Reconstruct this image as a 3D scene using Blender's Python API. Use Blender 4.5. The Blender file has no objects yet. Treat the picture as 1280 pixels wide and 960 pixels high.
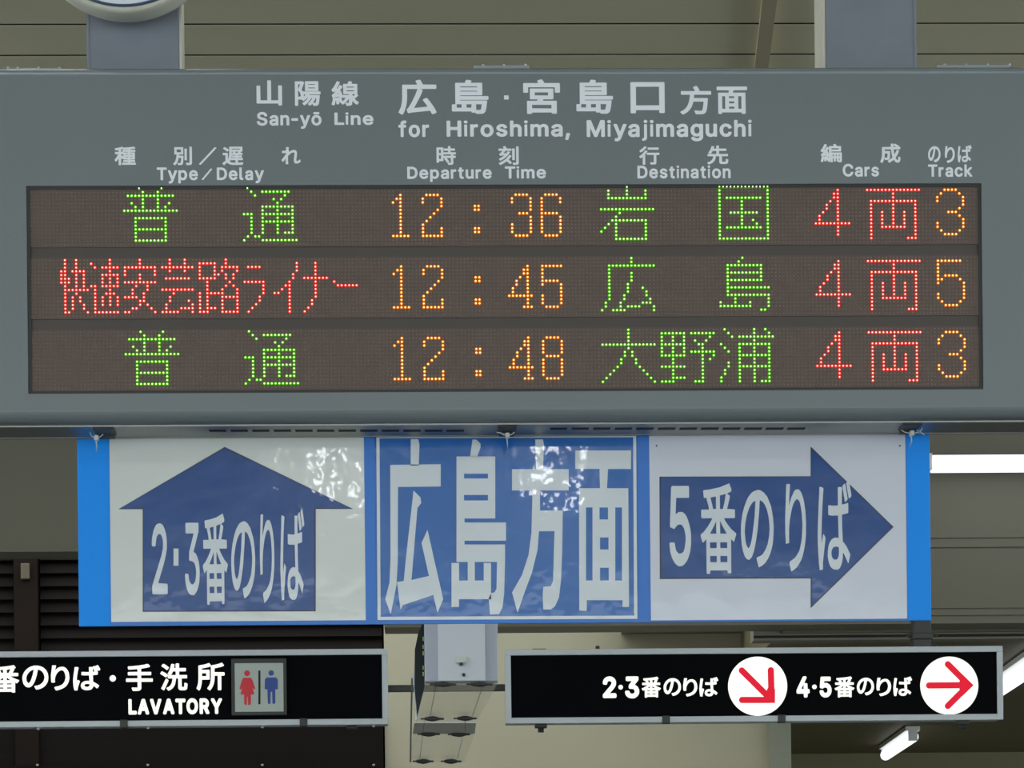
import bpy, bmesh, math, random
from mathutils import Matrix, Vector
from mathutils.geometry import delaunay_2d_cdt
SC = bpy.context.scene
COL = SC.collection
R = math.radians

# ------------------------------------------------------------------ camera
F, CX, CY = 3600.0, 640.0, 1180.0          # focal length and principal point for a 1280x960 frame
YAW, ROLL = R(1.65), R(0.60)
CAM = Vector((0, 0, 1.6))
cd = bpy.data.cameras.new('camera'); cam = bpy.data.objects.new('camera', cd); COL.objects.link(cam)
cd.sensor_width = 36; cd.lens = 36 * F / 1280; cd.shift_y = (CY - 480) / 1280; cd.clip_end = 200
CR = Matrix.Rotation(-YAW, 3, 'Z') @ Matrix.Rotation(R(90), 3, 'X') @ Matrix.Rotation(-ROLL, 3, 'Z')
cam.matrix_world = Matrix.Translation(CAM) @ CR.to_4x4()
SC.camera = cam

# ------------------------------------------------------------------ world and exposure
w = bpy.data.worlds.new('world'); SC.world = w; w.use_nodes = True
w.node_tree.nodes['Background'].inputs[0].default_value = (0.86, 0.95, 1.0, 1)
w.node_tree.nodes['Background'].inputs[1].default_value = 3.0
SC.view_settings.view_transform = 'Standard'; SC.view_settings.look = 'None'
SC.view_settings.exposure = 0; SC.view_settings.gamma = 1; SC.view_settings.use_curve_mapping = False

# ------------------------------------------------------------------ helpers
def ray(u, v): return (CR @ Vector(((u - CX) / F, (CY - v) / F, -1))).normalized()
def U(u, v, y):                 # point where the sight line meets the upright plane at depth y -> (x, z)
    d = ray(u, v); t = y / d.y; return d.x * t, CAM.z + d.z * t
def UZ(u, v, z):                # ... meets the level plane at height z -> (x, y)
    d = ray(u, v); t = (z - CAM.z) / d.z; return d.x * t, d.y * t
def lin(c):
    c = c / 255; return c / 12.92 if c <= .04045 else ((c + .055) / 1.055) ** 2.4
def L(rgb): return (lin(rgb[0]), lin(rgb[1]), lin(rgb[2]), 1)

def mat(name, rgb, rough=.5, metal=0, var=.08, vscale=6, bump=0, bscale=40, spec=.5, coat=0, stretch=(1, 1, 1)):
    m = bpy.data.materials.new(name); m.use_nodes = True; nt = m.node_tree; n = nt.nodes; b = n['Principled BSDF']
    b.inputs['Roughness'].default_value = rough; b.inputs['Metallic'].default_value = metal
    b.inputs['Specular IOR Level'].default_value = spec; b.inputs['Coat Weight'].default_value = coat
    tc = n.new('ShaderNodeTexCoord'); mp = n.new('ShaderNodeMapping'); mp.inputs['Scale'].default_value = stretch
    nt.links.new(tc.outputs['Object'], mp.inputs[0])
    nz = n.new('ShaderNodeTexNoise'); nz.inputs['Scale'].default_value = vscale; nz.inputs['Detail'].default_value = 6
    nt.links.new(mp.outputs[0], nz.inputs['Vector'])
    cr = n.new('ShaderNodeMix'); cr.data_type = 'RGBA'
    c = L(rgb); cr.inputs[6].default_value = [x * (1 - var) for x in c[:3]] + [1]; cr.inputs[7].default_value = [min(1, x * (1 + var)) for x in c[:3]] + [1]
    nt.links.new(nz.outputs['Fac'], cr.inputs[0]); nt.links.new(cr.outputs[2], b.inputs['Base Color'])
    if bump:
        nb = n.new('ShaderNodeTexNoise'); nb.inputs['Scale'].default_value = bscale; nb.inputs['Detail'].default_value = 3
        nt.links.new(mp.outputs[0], nb.inputs['Vector'])
        bp = n.new('ShaderNodeBump'); bp.inputs['Strength'].default_value = 1; bp.inputs['Distance'].default_value = bump
        nt.links.new(nb.outputs['Fac'], bp.inputs['Height']); nt.links.new(bp.outputs[0], b.inputs['Normal'])
        if coat: nt.links.new(bp.outputs[0], b.inputs['Coat Normal'])
    return m
def emit(name, rgb, s, scale_lin=True):
    m = bpy.data.materials.new(name); m.use_nodes = True; nt = m.node_tree; nt.nodes.clear()
    e = nt.nodes.new('ShaderNodeEmission'); o = nt.nodes.new('ShaderNodeOutputMaterial')
    e.inputs[0].default_value = L(rgb) if scale_lin else (*rgb, 1); e.inputs[1].default_value = s
    nt.links.new(e.outputs[0], o.inputs[0]); return m

def new(name, me, m=None, parent=None):
    o = bpy.data.objects.new(name, me); COL.objects.link(o)
    if m is not None and me is not None:
        for k in (m if isinstance(m, (list, tuple)) else [m]): me.materials.append(k)
    if parent is not None: o.parent = parent
    return o
def thing(name, label, cat, loc=(0, 0, 0), group=None):
    o = bpy.data.objects.new(name, None); COL.objects.link(o); o.location = loc
    o['label'] = label; o['category'] = cat
    if group: o['group'] = group
    return o
class MB:                       # mesh builder; coordinates relative to org
    def __init__(s, org=(0, 0, 0)): s.v = []; s.f = []; s.mi = []; s.o = Vector(org)
    def add(s, vs, fs, mi=0):
        k = len(s.v); s.v += [tuple(Vector(p) - s.o) for p in vs]
        for f in fs: s.f.append([k + i for i in f]); s.mi.append(mi)
        return s
    def box(s, x0, x1, y0, y1, z0, z1, mi=0, c=0):
        x0, x1 = sorted((x0, x1)); y0, y1 = sorted((y0, y1)); z0, z1 = sorted((z0, z1))
        if c <= 0:
            vs = [(x, y, z) for x in (x0, x1) for y in (y0, y1) for z in (z0, z1)]
            return s.add(vs, [(0, 1, 3, 2), (4, 6, 7, 5), (0, 4, 5, 1), (2, 3, 7, 6), (0, 2, 6, 4), (1, 5, 7, 3)], mi)
        bm = bmesh.new(); bmesh.ops.create_cube(bm, size=1)
        for q in bm.verts: q.co = Vector(((x0 + x1) / 2 + q.co.x * (x1 - x0), (y0 + y1) / 2 + q.co.y * (y1 - y0), (z0 + z1) / 2 + q.co.z * (z1 - z0)))
        bmesh.ops.bevel(bm, geom=bm.edges[:], offset=c, segments=2, affect='EDGES', profile=.5)
        return s.bm(bm, mi)
    def bm(s, bm, mi=0):
        bm.verts.index_update(); s.add([q.co.copy() for q in bm.verts], [[q.index for q in f.verts] for f in bm.faces], mi); bm.free(); return s
    def tube(s, pts, r, n=8, mi=0, rad=None):
        pts = [Vector(p) for p in pts]; vs = []; fs = []
        for i, p in enumerate(pts):
            t = (pts[min(i + 1, len(pts) - 1)] - pts[max(i - 1, 0)]).normalized()
            a = t.cross(Vector((0, 0, 1)))
            if a.length < .1: a = t.cross(Vector((0, 1, 0)))
            a.normalize(); b = t.cross(a); rr = rad[i] if rad else r
            vs += [p + (a * math.cos(2 * math.pi * k / n) + b * math.sin(2 * math.pi * k / n)) * rr for k in range(n)]
        for i in range(len(pts) - 1):
            for k in range(n): fs.append((i * n + k, i * n + (k + 1) % n, (i + 1) * n + (k + 1) % n, (i + 1) * n + k))
        fs.append(tuple(range(n))[::-1]); fs.append(tuple((len(pts) - 1) * n + k for k in range(n)))
        return s.add(vs, fs, mi)
    def prism(s, poly, y0, y1, mi=0):            # closed (x, z) outline, thick from y0 to y1
        n = len(poly); vs = [(x, y0, z) for x, z in poly] + [(x, y1, z) for x, z in poly]
        return s.add(vs, [tuple(range(n)), tuple(range(2 * n - 1, n - 1, -1))] + [(i, i + n, (i + 1) % n + n, (i + 1) % n) for i in range(n)], mi)
    def lathe_y(s, cx, cz, prof, n=64, mi=0):   # profile of (radius, y)
        vs = []; fs = []
        for r, y in prof: vs += [(cx + r * math.cos(2 * math.pi * k / n), y, cz + r * math.sin(2 * math.pi * k / n)) for k in range(n)]
        for i in range(len(prof) - 1):
            for k in range(n): fs.append((i * n + k, i * n + (k + 1) % n, (i + 1) * n + (k + 1) % n, (i + 1) * n + k))
        return s.add(vs, fs, mi)
    def build(s, name, m, parent=None, smooth=False):
        me = bpy.data.meshes.new(name); me.from_pydata(s.v, [], s.f)
        o = new(name, me, m, parent)
        for i, p in enumerate(me.polygons): p.material_index = s.mi[i]; p.use_smooth = smooth
        bm = bmesh.new(); bm.from_mesh(me); bmesh.ops.recalc_face_normals(bm, faces=bm.faces[:]); bm.to_mesh(me); bm.free()
        if tuple(s.o) != (0, 0, 0) and parent is None: o.location = s.o
        return o
DG = []
def fill(contours):             # even-odd filled outlines in (x, z) -> flat mesh data (verts, faces)
    k = max(abs(t) for P in contours for q in P for t in q); cx = sum(q[0] for q in contours[0]) / len(contours[0]); cz = sum(q[1] for q in contours[0]) / len(contours[0])
    sc = max(max(abs(q[0] - cx), abs(q[1] - cz)) for P in contours for q in P)
    vs = []; ed = []; segs = []
    for P in contours:
        n = len(P); b = len(vs); Q = [((x - cx) / sc, (z - cz) / sc) for x, z in P]
        vs += [Vector(q) for q in Q]; ed += [(b + i, b + (i + 1) % n) for i in range(n)]; segs += [(Q[i], Q[(i + 1) % n]) for i in range(n)]
    ov, oe, of, *_ = delaunay_2d_cdt(vs, ed, [], 0, 1e-6)
    out = []
    for f in of:
        px_ = sum(ov[i].x for i in f) / len(f); pz_ = sum(ov[i].y for i in f) / len(f); c = False
        for (x1, z1), (x2, z2) in segs:
            if (z1 > pz_) != (z2 > pz_) and px_ < (x2 - x1) * (pz_ - z1) / (z2 - z1) + x1: c = not c
        if c: out.append(tuple(f))
    return [(q.x * sc + cx, q.y * sc + cz) for q in ov], out
GLY = {}
def glyph(ch):
    if ch not in GLY:
        xo, yo, s = GLYPHS[ch]
        cs = [list(zip(c[0::2], c[1::2])) for c in s]
        v, f = fill(cs); X = [a for a, b in v]; Z = [b for a, b in v]
        GLY[ch] = (xo, yo, v, f, max(X), max(Z))
    return GLY[ch]
def layout(s, pre=''):                  # one line of writing -> verts, faces, bounds, in glyph units
    V = []; Fc = []; pen = 0
    for ch in s:
        if ch == ' ': pen += 70; continue
        xo, yo, v, f, wd, h = glyph(pre + ch); k = len(V)
        V += [(pen + a, yo + b) for a, b in v]; Fc += [tuple(k + i for i in q) for q in f]; pen += wd + (15 if len(s) > 1 else 0)
        if ch in 'TyvLA' : pen -= 6
    X = [a for a, b in V]; Z = [b for a, b in V]
    return V, Fc, min(X), max(X), min(Z), max(Z)
def writing(name, items, y, m, parent, org=(0, 0, 0), shift=0, light=''):
    """items: (text, u0, v0, u1, v1) = where the writing sits on the sign face at depth y; polygons may be given instead of text"""
    last = None
    if name not in ('lettering', 'lit_lettering'):
        groups = [items]
    else: groups = [[it] for it in items] if parent.name.split('.')[0] != 'poster' or len(items) < 8 else [items[i:j] for i, j in BIG_GROUPS]
    for g in groups:
        mb = MB(org); nm = name
        for it in g:
            if isinstance(it[0], str):
                nm = name if name not in ('lettering', 'lit_lettering') else ('character' if len(it[0]) == 1 else 'word')
                pre = light or ''
                V, Fc, a0, a1, b0, b1 = layout(it[0], pre); s, u0, v0, u1, v1 = it
                um, vm = (u0 + u1) / 2, (v0 + v1) / 2
                x0 = U(u0, vm, y)[0]; x1 = U(u1, vm, y)[0]; z1 = U(um, v0, y)[1]; z0 = U(um, v1, y)[1]
                pts = [(x0 + (a - a0) / (a1 - a0) * (x1 - x0), z0 + (b - b0) / (b1 - b0) * (z1 - z0)) for a, b in V]
                mb.add([(x, y + shift, z) for x, z in pts], Fc)
            else:
                if name in ('lettering', 'lit_lettering'): nm = 'character'
                conts = [[U(p[0], p[1], y) for p in P] for P in it[0]]
                v, f = fill(conts); mb.add([(x, y + shift, z) for x, z in v], f)
        me = bpy.data.meshes.new(nm); me.from_pydata(mb.v, [], mb.f); last = new(nm, me, m, parent)
    return last
BIG_GROUPS = ((0, 3), (3, 10), (10, 13), (13, 16))
def circ(u, v, r, n=40): return [(u + r * math.cos(2 * math.pi * k / n), v + r * math.sin(2 * math.pi * k / n)) for k in range(n)]
def rect(a, b, c, d): return [(a, b), (c, b), (c, d), (a, d)]
def capsule(p, q, r, n=10, flat=False):
    a = math.atan2(q[1] - p[1], q[0] - p[0]); o = []
    for k in range(n + 1): t = a + math.pi / 2 + math.pi * k / n; o.append((p[0] + r * math.cos(t), p[1] + r * math.sin(t)))
    for k in range(n + 1): t = a - math.pi / 2 + math.pi * k / n; o.append((q[0] + r * math.cos(t), q[1] + r * math.sin(t)))
    return o

GLYPHS = {  # outlines of the characters, in 1/200 em: x, z, x, z ...
 '山': (17, -20, [[145,0,142,3,142,14,140,15,4,15,1,17,0,19,0,147,2,150,4,151,22,151,24,150,25,148,26,40,70,40,70,41,71,187,72,190,74,191,92,191,94,190,96,187,96,41,97,40,140,40,142,41,142,148,143,151,146,152,163,152,166,150,167,148,167,4,166,2,163,0]]),
 '陽': (11, -21, [[3,0,1,2,0,4,0,181,1,184,3,185,54,186,66,179,67,177,67,172,49,123,58,109,182,109,184,108,186,106,186,90,185,88,182,87,106,86,104,86,103,84,103,83,104,82,175,82,178,81,179,79,180,75,177,43,175,27,171,12,168,7,163,3,157,1,152,0,136,0,133,1,131,2,130,4,128,11,126,16,115,5,109,1,106,1,104,2,94,11,93,13,93,16,107,31,113,38,119,47,124,57,125,59,123,60,119,60,114,51,103,35,97,28,83,14,70,4,66,4,64,5,54,16,54,21,56,23,71,34,81,44,92,59,92,60,89,60,88,60,72,44,63,37,59,37,57,38,47,48,28,47,24,49,23,3,22,1,20,0], [136,23,147,23,149,24,151,32,153,45,154,56,154,59,153,60,151,60,150,59,141,40,132,24,132,23], [24,70,35,70,38,71,40,72,42,77,41,85,38,96,31,109,24,117,24,117,24,115], [65,71,66,71,71,77,77,85,77,86,65,86], [76,111,74,113,73,115,73,182,75,185,77,186,166,186,169,184,170,182,170,115,168,112,166,111], [24,125,24,125,25,126,28,135,36,158,37,162,25,162,24,161], [97,133,144,132,145,133,145,137,144,138,98,138,96,137], [97,159,144,159,145,160,145,163,144,164,98,164,96,163]]),
 '線': (2, -21, [[107,0,104,3,102,11,100,16,100,20,101,22,104,24,121,24,123,24,123,57,122,56,117,46,111,36,104,28,94,19,81,10,77,10,75,11,67,22,65,25,61,25,59,27,57,29,55,37,54,39,55,24,55,17,54,15,51,13,42,11,38,11,36,12,34,16,32,35,31,43,31,44,30,43,24,15,21,6,18,4,14,4,3,8,0,11,0,15,5,32,8,48,10,61,10,63,8,65,6,67,2,80,2,85,3,87,8,91,12,95,26,112,23,112,11,110,8,110,6,111,5,113,0,126,0,130,2,132,6,135,15,147,28,171,36,191,40,194,44,194,57,189,60,186,60,183,50,161,37,137,41,137,43,138,56,160,59,164,64,164,76,156,79,153,79,149,60,119,61,118,66,118,69,115,77,86,78,85,80,86,117,86,123,84,123,85,123,91,123,92,88,92,85,94,84,96,83,169,85,172,88,173,115,173,121,191,124,194,128,194,144,191,147,189,148,187,148,184,143,174,144,173,181,173,183,172,185,170,185,97,184,94,182,92,190,85,191,83,191,80,189,77,186,74,166,57,166,56,170,50,178,41,186,35,194,30,195,27,195,24,185,11,182,9,179,9,169,16,163,21,156,28,149,38,148,38,147,14,146,10,142,5,136,2,131,1,125,0], [78,37,81,38,91,49,97,58,99,62,98,63,80,63,76,65,71,63], [30,63,34,64,41,65,48,65,51,68,56,69,57,71,56,72,55,72,20,66,19,66,19,65], [154,77,155,77,166,88,169,92,148,92,148,91,150,85], [43,94,43,94,51,95,51,97,49,102,48,101], [108,115,159,114,160,115,160,121,159,122,109,122,107,121], [108,144,159,144,160,144,160,150,159,151,109,151,107,150]]),
 '広': (3, -20, [[16,0,2,9,0,11,0,14,9,35,13,47,16,63,18,81,19,105,19,162,21,165,23,166,94,166,94,167,94,169,87,182,87,187,90,190,103,193,107,193,110,192,112,190,124,167,187,166,190,165,191,162,191,146,190,144,187,142,109,142,120,138,122,135,122,132,112,106,100,80,90,60,79,38,79,37,83,37,145,44,145,45,140,54,122,80,123,83,126,86,138,92,142,92,145,90,156,76,167,59,179,40,187,24,190,16,190,12,189,9,173,2,169,2,166,5,160,17,159,20,158,21,83,13,67,11,53,8,49,8,47,9,45,12,41,24,41,29,42,31,47,35,51,41,60,57,71,78,83,105,96,141,95,142,45,142,44,141,44,103,43,78,41,59,38,45,32,23,25,7,21,1,19,0]]),
 '島': (14, -21, [[123,0,120,1,118,2,115,7,99,7,97,9,96,10,96,13,95,14,4,14,2,15,0,17,0,52,1,54,4,55,19,56,17,60,17,174,18,176,20,178,64,178,65,180,70,193,73,195,76,195,91,193,95,191,97,189,97,186,94,179,94,178,146,178,148,177,150,175,150,111,149,108,147,107,146,106,43,106,42,105,42,103,43,102,176,102,179,100,180,98,180,84,179,82,176,80,42,80,42,78,43,77,169,77,171,76,173,73,173,68,170,43,167,23,165,16,163,11,158,5,152,1,145,0], [130,23,139,23,140,23,141,25,143,31,145,43,146,52,146,55,119,55,119,52,119,24,123,23], [24,36,47,36,48,55,22,55,24,52], [72,36,95,36,96,52,97,55,72,55], [42,128,124,128,125,128,125,130,124,132,43,132,42,131], [42,152,124,152,125,153,125,156,124,157,43,157,42,156]]),
 '宮': (11, -20, [[21,0,19,2,18,4,18,71,19,73,22,74,66,74,67,75,69,81,68,82,36,82,34,83,32,85,32,139,33,142,36,143,141,143,144,142,146,139,146,86,144,84,141,82,99,82,98,81,95,75,97,74,158,74,161,73,162,70,162,5,161,2,158,1,140,1,138,3,137,5,136,7,135,8,44,8,43,7,42,3,39,0], [43,32,136,31,136,33,136,50,135,51,43,51,42,50], [56,105,120,104,120,106,120,120,119,121,57,121,56,120], [3,119,1,121,0,123,0,170,1,172,4,174,72,174,73,175,69,183,69,187,70,189,72,190,84,194,90,194,93,193,103,175,104,174,174,174,176,173,178,170,178,123,177,120,174,119,157,119,154,121,153,123,153,149,152,150,25,150,24,149,24,123,23,121,20,119]]),
 '口': (20, -16, [[3,0,1,2,0,4,0,164,1,166,4,168,156,168,158,167,160,164,160,5,159,3,156,1,137,1,135,3,134,5,134,16,133,17,27,17,26,16,25,4,24,1,21,0], [26,43,134,43,134,143,26,143]]),
 '方': (4, -21, [[14,0,12,2,9,6,1,13,0,15,0,19,2,21,17,30,27,38,36,49,42,59,47,71,52,87,57,114,58,134,57,135,8,135,6,137,4,139,4,156,6,159,9,160,89,160,89,161,88,164,79,182,79,187,81,189,84,191,96,195,99,195,102,194,110,181,117,166,118,161,118,160,184,160,187,158,188,156,188,139,187,136,184,135,86,135,85,134,83,114,84,113,164,113,167,112,168,110,168,105,165,69,161,35,158,25,156,19,152,12,148,8,141,4,133,2,102,2,95,3,93,4,91,6,89,15,85,22,86,25,87,27,89,28,111,26,126,26,131,28,134,35,136,45,139,61,141,88,81,88,80,88,75,70,69,53,63,42,55,30,45,19,31,8,18,0]]),
 '面': (7, -21, [[12,0,10,2,9,4,9,138,11,140,13,141,72,141,73,143,76,155,75,156,74,156,3,157,1,158,0,161,0,177,1,179,4,181,183,181,186,180,188,177,188,161,186,158,184,157,105,156,104,155,100,142,100,141,101,141,173,141,176,140,177,138,178,4,176,2,173,0,156,0,153,3,152,10,151,10,35,10,34,10,33,3,30,0], [34,35,51,34,52,35,52,116,52,117,35,117,34,116], [76,35,108,35,108,36,108,47,107,48,77,48,76,47], [133,35,151,34,152,35,152,116,152,117,134,117,133,116], [76,70,108,70,108,71,108,82,107,83,77,83,76,82], [76,105,108,105,108,106,108,116,107,117,77,117,76,116]]),
 '種': (1, -21, [[40,0,38,2,37,4,37,68,36,67,23,46,18,40,15,37,11,36,9,38,0,54,0,57,9,68,20,86,26,98,32,112,31,113,8,113,6,114,4,117,4,134,6,136,8,137,37,137,37,156,35,156,16,153,11,153,9,155,7,157,3,167,3,171,4,173,8,175,33,180,49,184,70,190,74,190,82,182,84,181,140,186,160,188,176,191,181,191,183,190,193,177,193,173,191,171,189,170,182,168,148,163,147,162,147,159,148,158,190,158,192,157,193,155,194,140,193,139,190,136,148,136,147,136,147,134,148,132,186,132,188,131,189,129,189,62,188,60,186,58,148,58,147,58,147,55,148,54,187,54,189,52,190,50,190,36,189,33,186,32,148,32,147,31,147,27,148,26,194,26,196,24,197,22,198,8,196,6,193,4,71,4,69,6,68,8,68,22,69,24,71,26,121,26,122,27,122,31,121,32,82,32,80,34,79,36,79,50,80,52,83,54,121,54,122,55,122,57,121,58,85,58,82,61,81,65,77,62,73,62,71,63,63,74,62,75,61,4,60,1,58,0], [105,80,122,80,122,81,122,85,121,85,105,85,104,84], [147,80,165,80,166,81,166,85,165,85,148,85,147,84], [80,90,81,91,81,113,62,113,62,110,62,108], [105,106,122,106,122,107,122,111,121,111,105,111,104,110], [147,106,165,106,166,107,166,111,165,111,148,111,147,110], [87,133,121,132,122,133,122,135,121,136,87,136,86,135], [62,137,73,137,72,140,73,155,74,157,76,158,121,158,122,159,122,161,122,161,119,161,98,160,83,160,81,162,78,167,62,162,62,161]]),
 '別': (2, -21, [[14,0,1,11,0,14,0,17,1,19,8,25,14,33,19,41,23,50,27,62,29,73,31,84,34,108,33,109,16,109,14,111,12,113,13,182,14,184,17,185,98,185,100,183,101,181,101,113,100,110,97,109,59,109,58,108,58,102,58,99,59,98,99,98,101,97,103,95,102,75,100,39,98,26,95,14,92,8,90,6,85,3,80,1,76,1,50,1,47,2,46,4,44,12,42,17,42,21,43,23,46,24,63,23,69,23,72,24,74,30,75,39,78,68,78,74,56,74,55,73,50,51,47,42,40,27,31,14,25,7,18,0], [134,0,132,1,131,4,126,18,126,22,127,24,130,25,158,25,161,26,161,27,161,187,162,189,165,190,182,190,185,189,186,186,186,20,185,16,184,12,180,7,175,3,171,2,160,0], [115,50,113,51,112,54,112,167,113,169,116,170,133,170,135,169,136,166,136,53,135,51,133,49], [36,133,77,133,77,161,36,162]]),
 '遅': (3, -20, [[13,0,10,2,1,14,0,16,0,19,2,22,12,33,28,44,28,98,27,99,7,99,5,101,3,104,3,119,4,122,7,123,48,123,51,122,52,119,52,64,53,61,53,61,58,76,62,101,63,114,63,181,65,184,67,185,183,185,185,184,187,181,187,139,186,137,184,136,174,135,168,124,169,123,184,123,186,122,187,119,187,105,186,103,184,102,146,101,145,100,145,98,146,97,179,97,181,96,182,94,182,80,181,78,178,76,146,76,145,76,145,73,146,72,188,72,190,70,191,68,191,54,190,52,187,50,145,50,145,30,144,27,145,26,150,26,186,29,191,29,194,26,194,23,191,13,190,9,189,6,187,4,183,3,143,2,101,2,89,3,78,5,67,9,59,13,46,22,41,24,36,21,30,15,19,1,17,0], [112,26,120,25,122,26,121,30,121,49,120,50,79,50,76,51,68,35,69,34,74,32,85,28,101,26], [82,72,120,72,121,73,121,75,120,76,88,77,85,80,85,86,84,86,82,76], [86,96,89,97,120,97,121,98,121,100,120,101,87,101,86,100], [87,123,99,123,99,124,92,135,88,135,87,135], [126,123,141,123,145,130,147,135,120,135,120,134], [44,136,31,147,9,163,7,165,6,169,8,171,19,181,23,181,40,171,57,158,61,153,61,149,54,141,49,136], [87,157,161,156,162,158,162,163,161,164,88,164,87,163]]),
 'れ': (6, -13, [[45,0,43,2,42,4,42,57,41,57,19,25,17,24,14,24,11,25,0,40,0,43,2,47,25,77,44,104,45,111,45,116,44,117,14,113,10,113,8,114,7,116,5,135,7,138,9,139,27,139,47,142,48,159,47,172,48,175,51,176,72,176,75,174,76,172,73,144,78,137,78,135,78,131,75,127,75,125,98,140,107,144,116,146,132,147,136,146,144,143,150,138,156,130,158,122,158,99,151,47,151,40,152,37,153,35,156,34,164,35,174,41,184,50,188,50,190,48,191,46,194,31,194,26,190,21,179,13,172,10,163,7,151,6,143,7,137,10,131,15,127,22,126,28,125,45,127,65,132,100,132,112,131,118,129,120,124,122,119,122,108,118,95,111,80,98,71,90,68,86,67,77,67,33,69,4,67,1,65,0]]),
 '時': (10, -21, [[115,0,113,2,111,4,107,17,107,20,107,23,103,23,100,24,89,42,74,60,74,65,76,67,81,70,82,71,81,71,67,71,67,43,66,41,64,39,25,39,24,38,24,27,23,25,21,23,4,23,0,26,0,27,0,177,1,179,3,180,4,181,63,181,65,180,67,177,67,132,68,131,111,131,111,145,110,146,73,146,71,148,69,151,69,166,70,168,73,170,111,170,111,190,112,192,114,194,132,194,135,192,136,190,136,171,137,170,175,170,177,169,178,167,179,166,179,151,177,148,175,146,137,146,136,145,136,132,137,131,183,131,186,129,188,127,188,112,186,109,183,108,163,108,162,106,162,95,181,95,184,93,186,91,185,75,184,73,182,72,163,72,162,71,162,16,161,12,158,8,152,3,145,1,134,0], [110,24,137,24,137,71,97,71,98,70,104,63,112,53,118,45,122,37,122,34,120,31], [24,63,43,63,43,99,24,99], [67,95,136,95,138,96,138,106,136,108,68,108,67,106], [24,123,43,123,43,157,24,157]]),
 '刻': (6, -20, [[14,0,11,2,2,15,2,19,3,22,25,33,37,40,58,56,76,74,84,84,95,101,97,102,102,103,114,98,117,96,118,94,118,91,117,89,106,72,92,55,104,43,120,27,121,25,121,22,117,17,108,9,103,9,100,12,81,31,74,37,55,23,39,11,19,0], [136,0,134,1,132,4,128,17,128,21,129,23,132,24,152,24,159,24,160,26,160,187,161,189,163,191,180,191,183,189,184,187,184,16,182,12,180,8,172,2,160,0], [15,45,12,47,3,60,3,63,4,65,29,80,41,89,50,97,49,98,29,96,18,94,14,94,11,96,6,110,6,115,8,117,15,121,20,127,34,144,33,145,4,145,2,146,0,149,0,165,1,167,4,169,48,169,48,170,48,171,41,183,41,188,44,191,58,194,61,194,64,193,71,182,77,169,115,169,117,168,119,165,119,149,118,147,116,145,66,145,64,144,47,122,47,121,47,120,71,122,76,129,82,139,85,141,89,141,102,137,105,134,105,130,99,119,90,105,76,89,65,78,51,66,32,52,19,45], [127,49,125,51,124,53,124,167,125,169,127,170,144,170,147,169,148,166,148,53,147,50,144,49]]),
 '行': (0, -22, [[37,0,35,2,33,4,33,81,32,81,18,69,14,68,11,71,1,82,0,84,0,87,2,91,18,104,34,119,47,135,57,150,60,151,64,151,76,147,78,146,80,143,80,140,80,138,72,126,58,108,58,4,56,1,54,0], [112,1,109,4,104,19,104,22,106,25,108,26,139,25,140,27,140,102,139,103,76,103,74,105,73,107,73,123,73,125,75,126,77,127,192,127,193,127,195,126,196,123,196,107,194,104,192,103,167,103,166,102,166,22,165,17,164,12,159,6,154,4,151,2,143,1,129,1], [14,129,12,131,2,144,2,147,4,150,18,161,31,172,42,184,49,192,51,194,56,194,71,188,73,185,73,182,60,166,43,149,32,139,19,130,17,129], [85,158,83,160,82,162,82,178,83,181,86,182,186,182,189,181,190,179,190,162,189,160,187,158]]),
 '先': (5, -22, [[12,0,10,2,7,6,0,15,0,20,3,23,14,26,24,31,31,36,37,43,42,49,47,58,51,70,53,82,53,84,52,84,6,84,4,86,2,88,2,105,4,108,7,109,25,109,21,112,12,117,10,119,10,122,21,139,28,154,34,168,39,187,40,189,43,190,46,190,61,187,63,186,64,184,64,180,60,165,61,164,82,164,82,191,83,193,87,195,103,195,106,194,107,191,107,165,108,164,169,164,172,163,173,160,173,144,172,141,170,140,108,139,107,110,109,109,184,109,187,107,188,105,188,89,187,86,185,84,135,84,133,83,134,29,137,28,162,28,164,29,165,31,166,36,167,55,170,58,174,58,181,54,188,52,190,51,191,49,190,37,189,25,186,16,182,10,175,5,166,4,126,4,120,6,116,8,114,10,111,14,109,17,108,22,108,84,107,84,81,84,79,84,76,65,73,54,70,45,65,37,58,27,50,18,40,11,29,5,18,0], [32,109,82,109,82,139,50,139,42,124]]),
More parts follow.
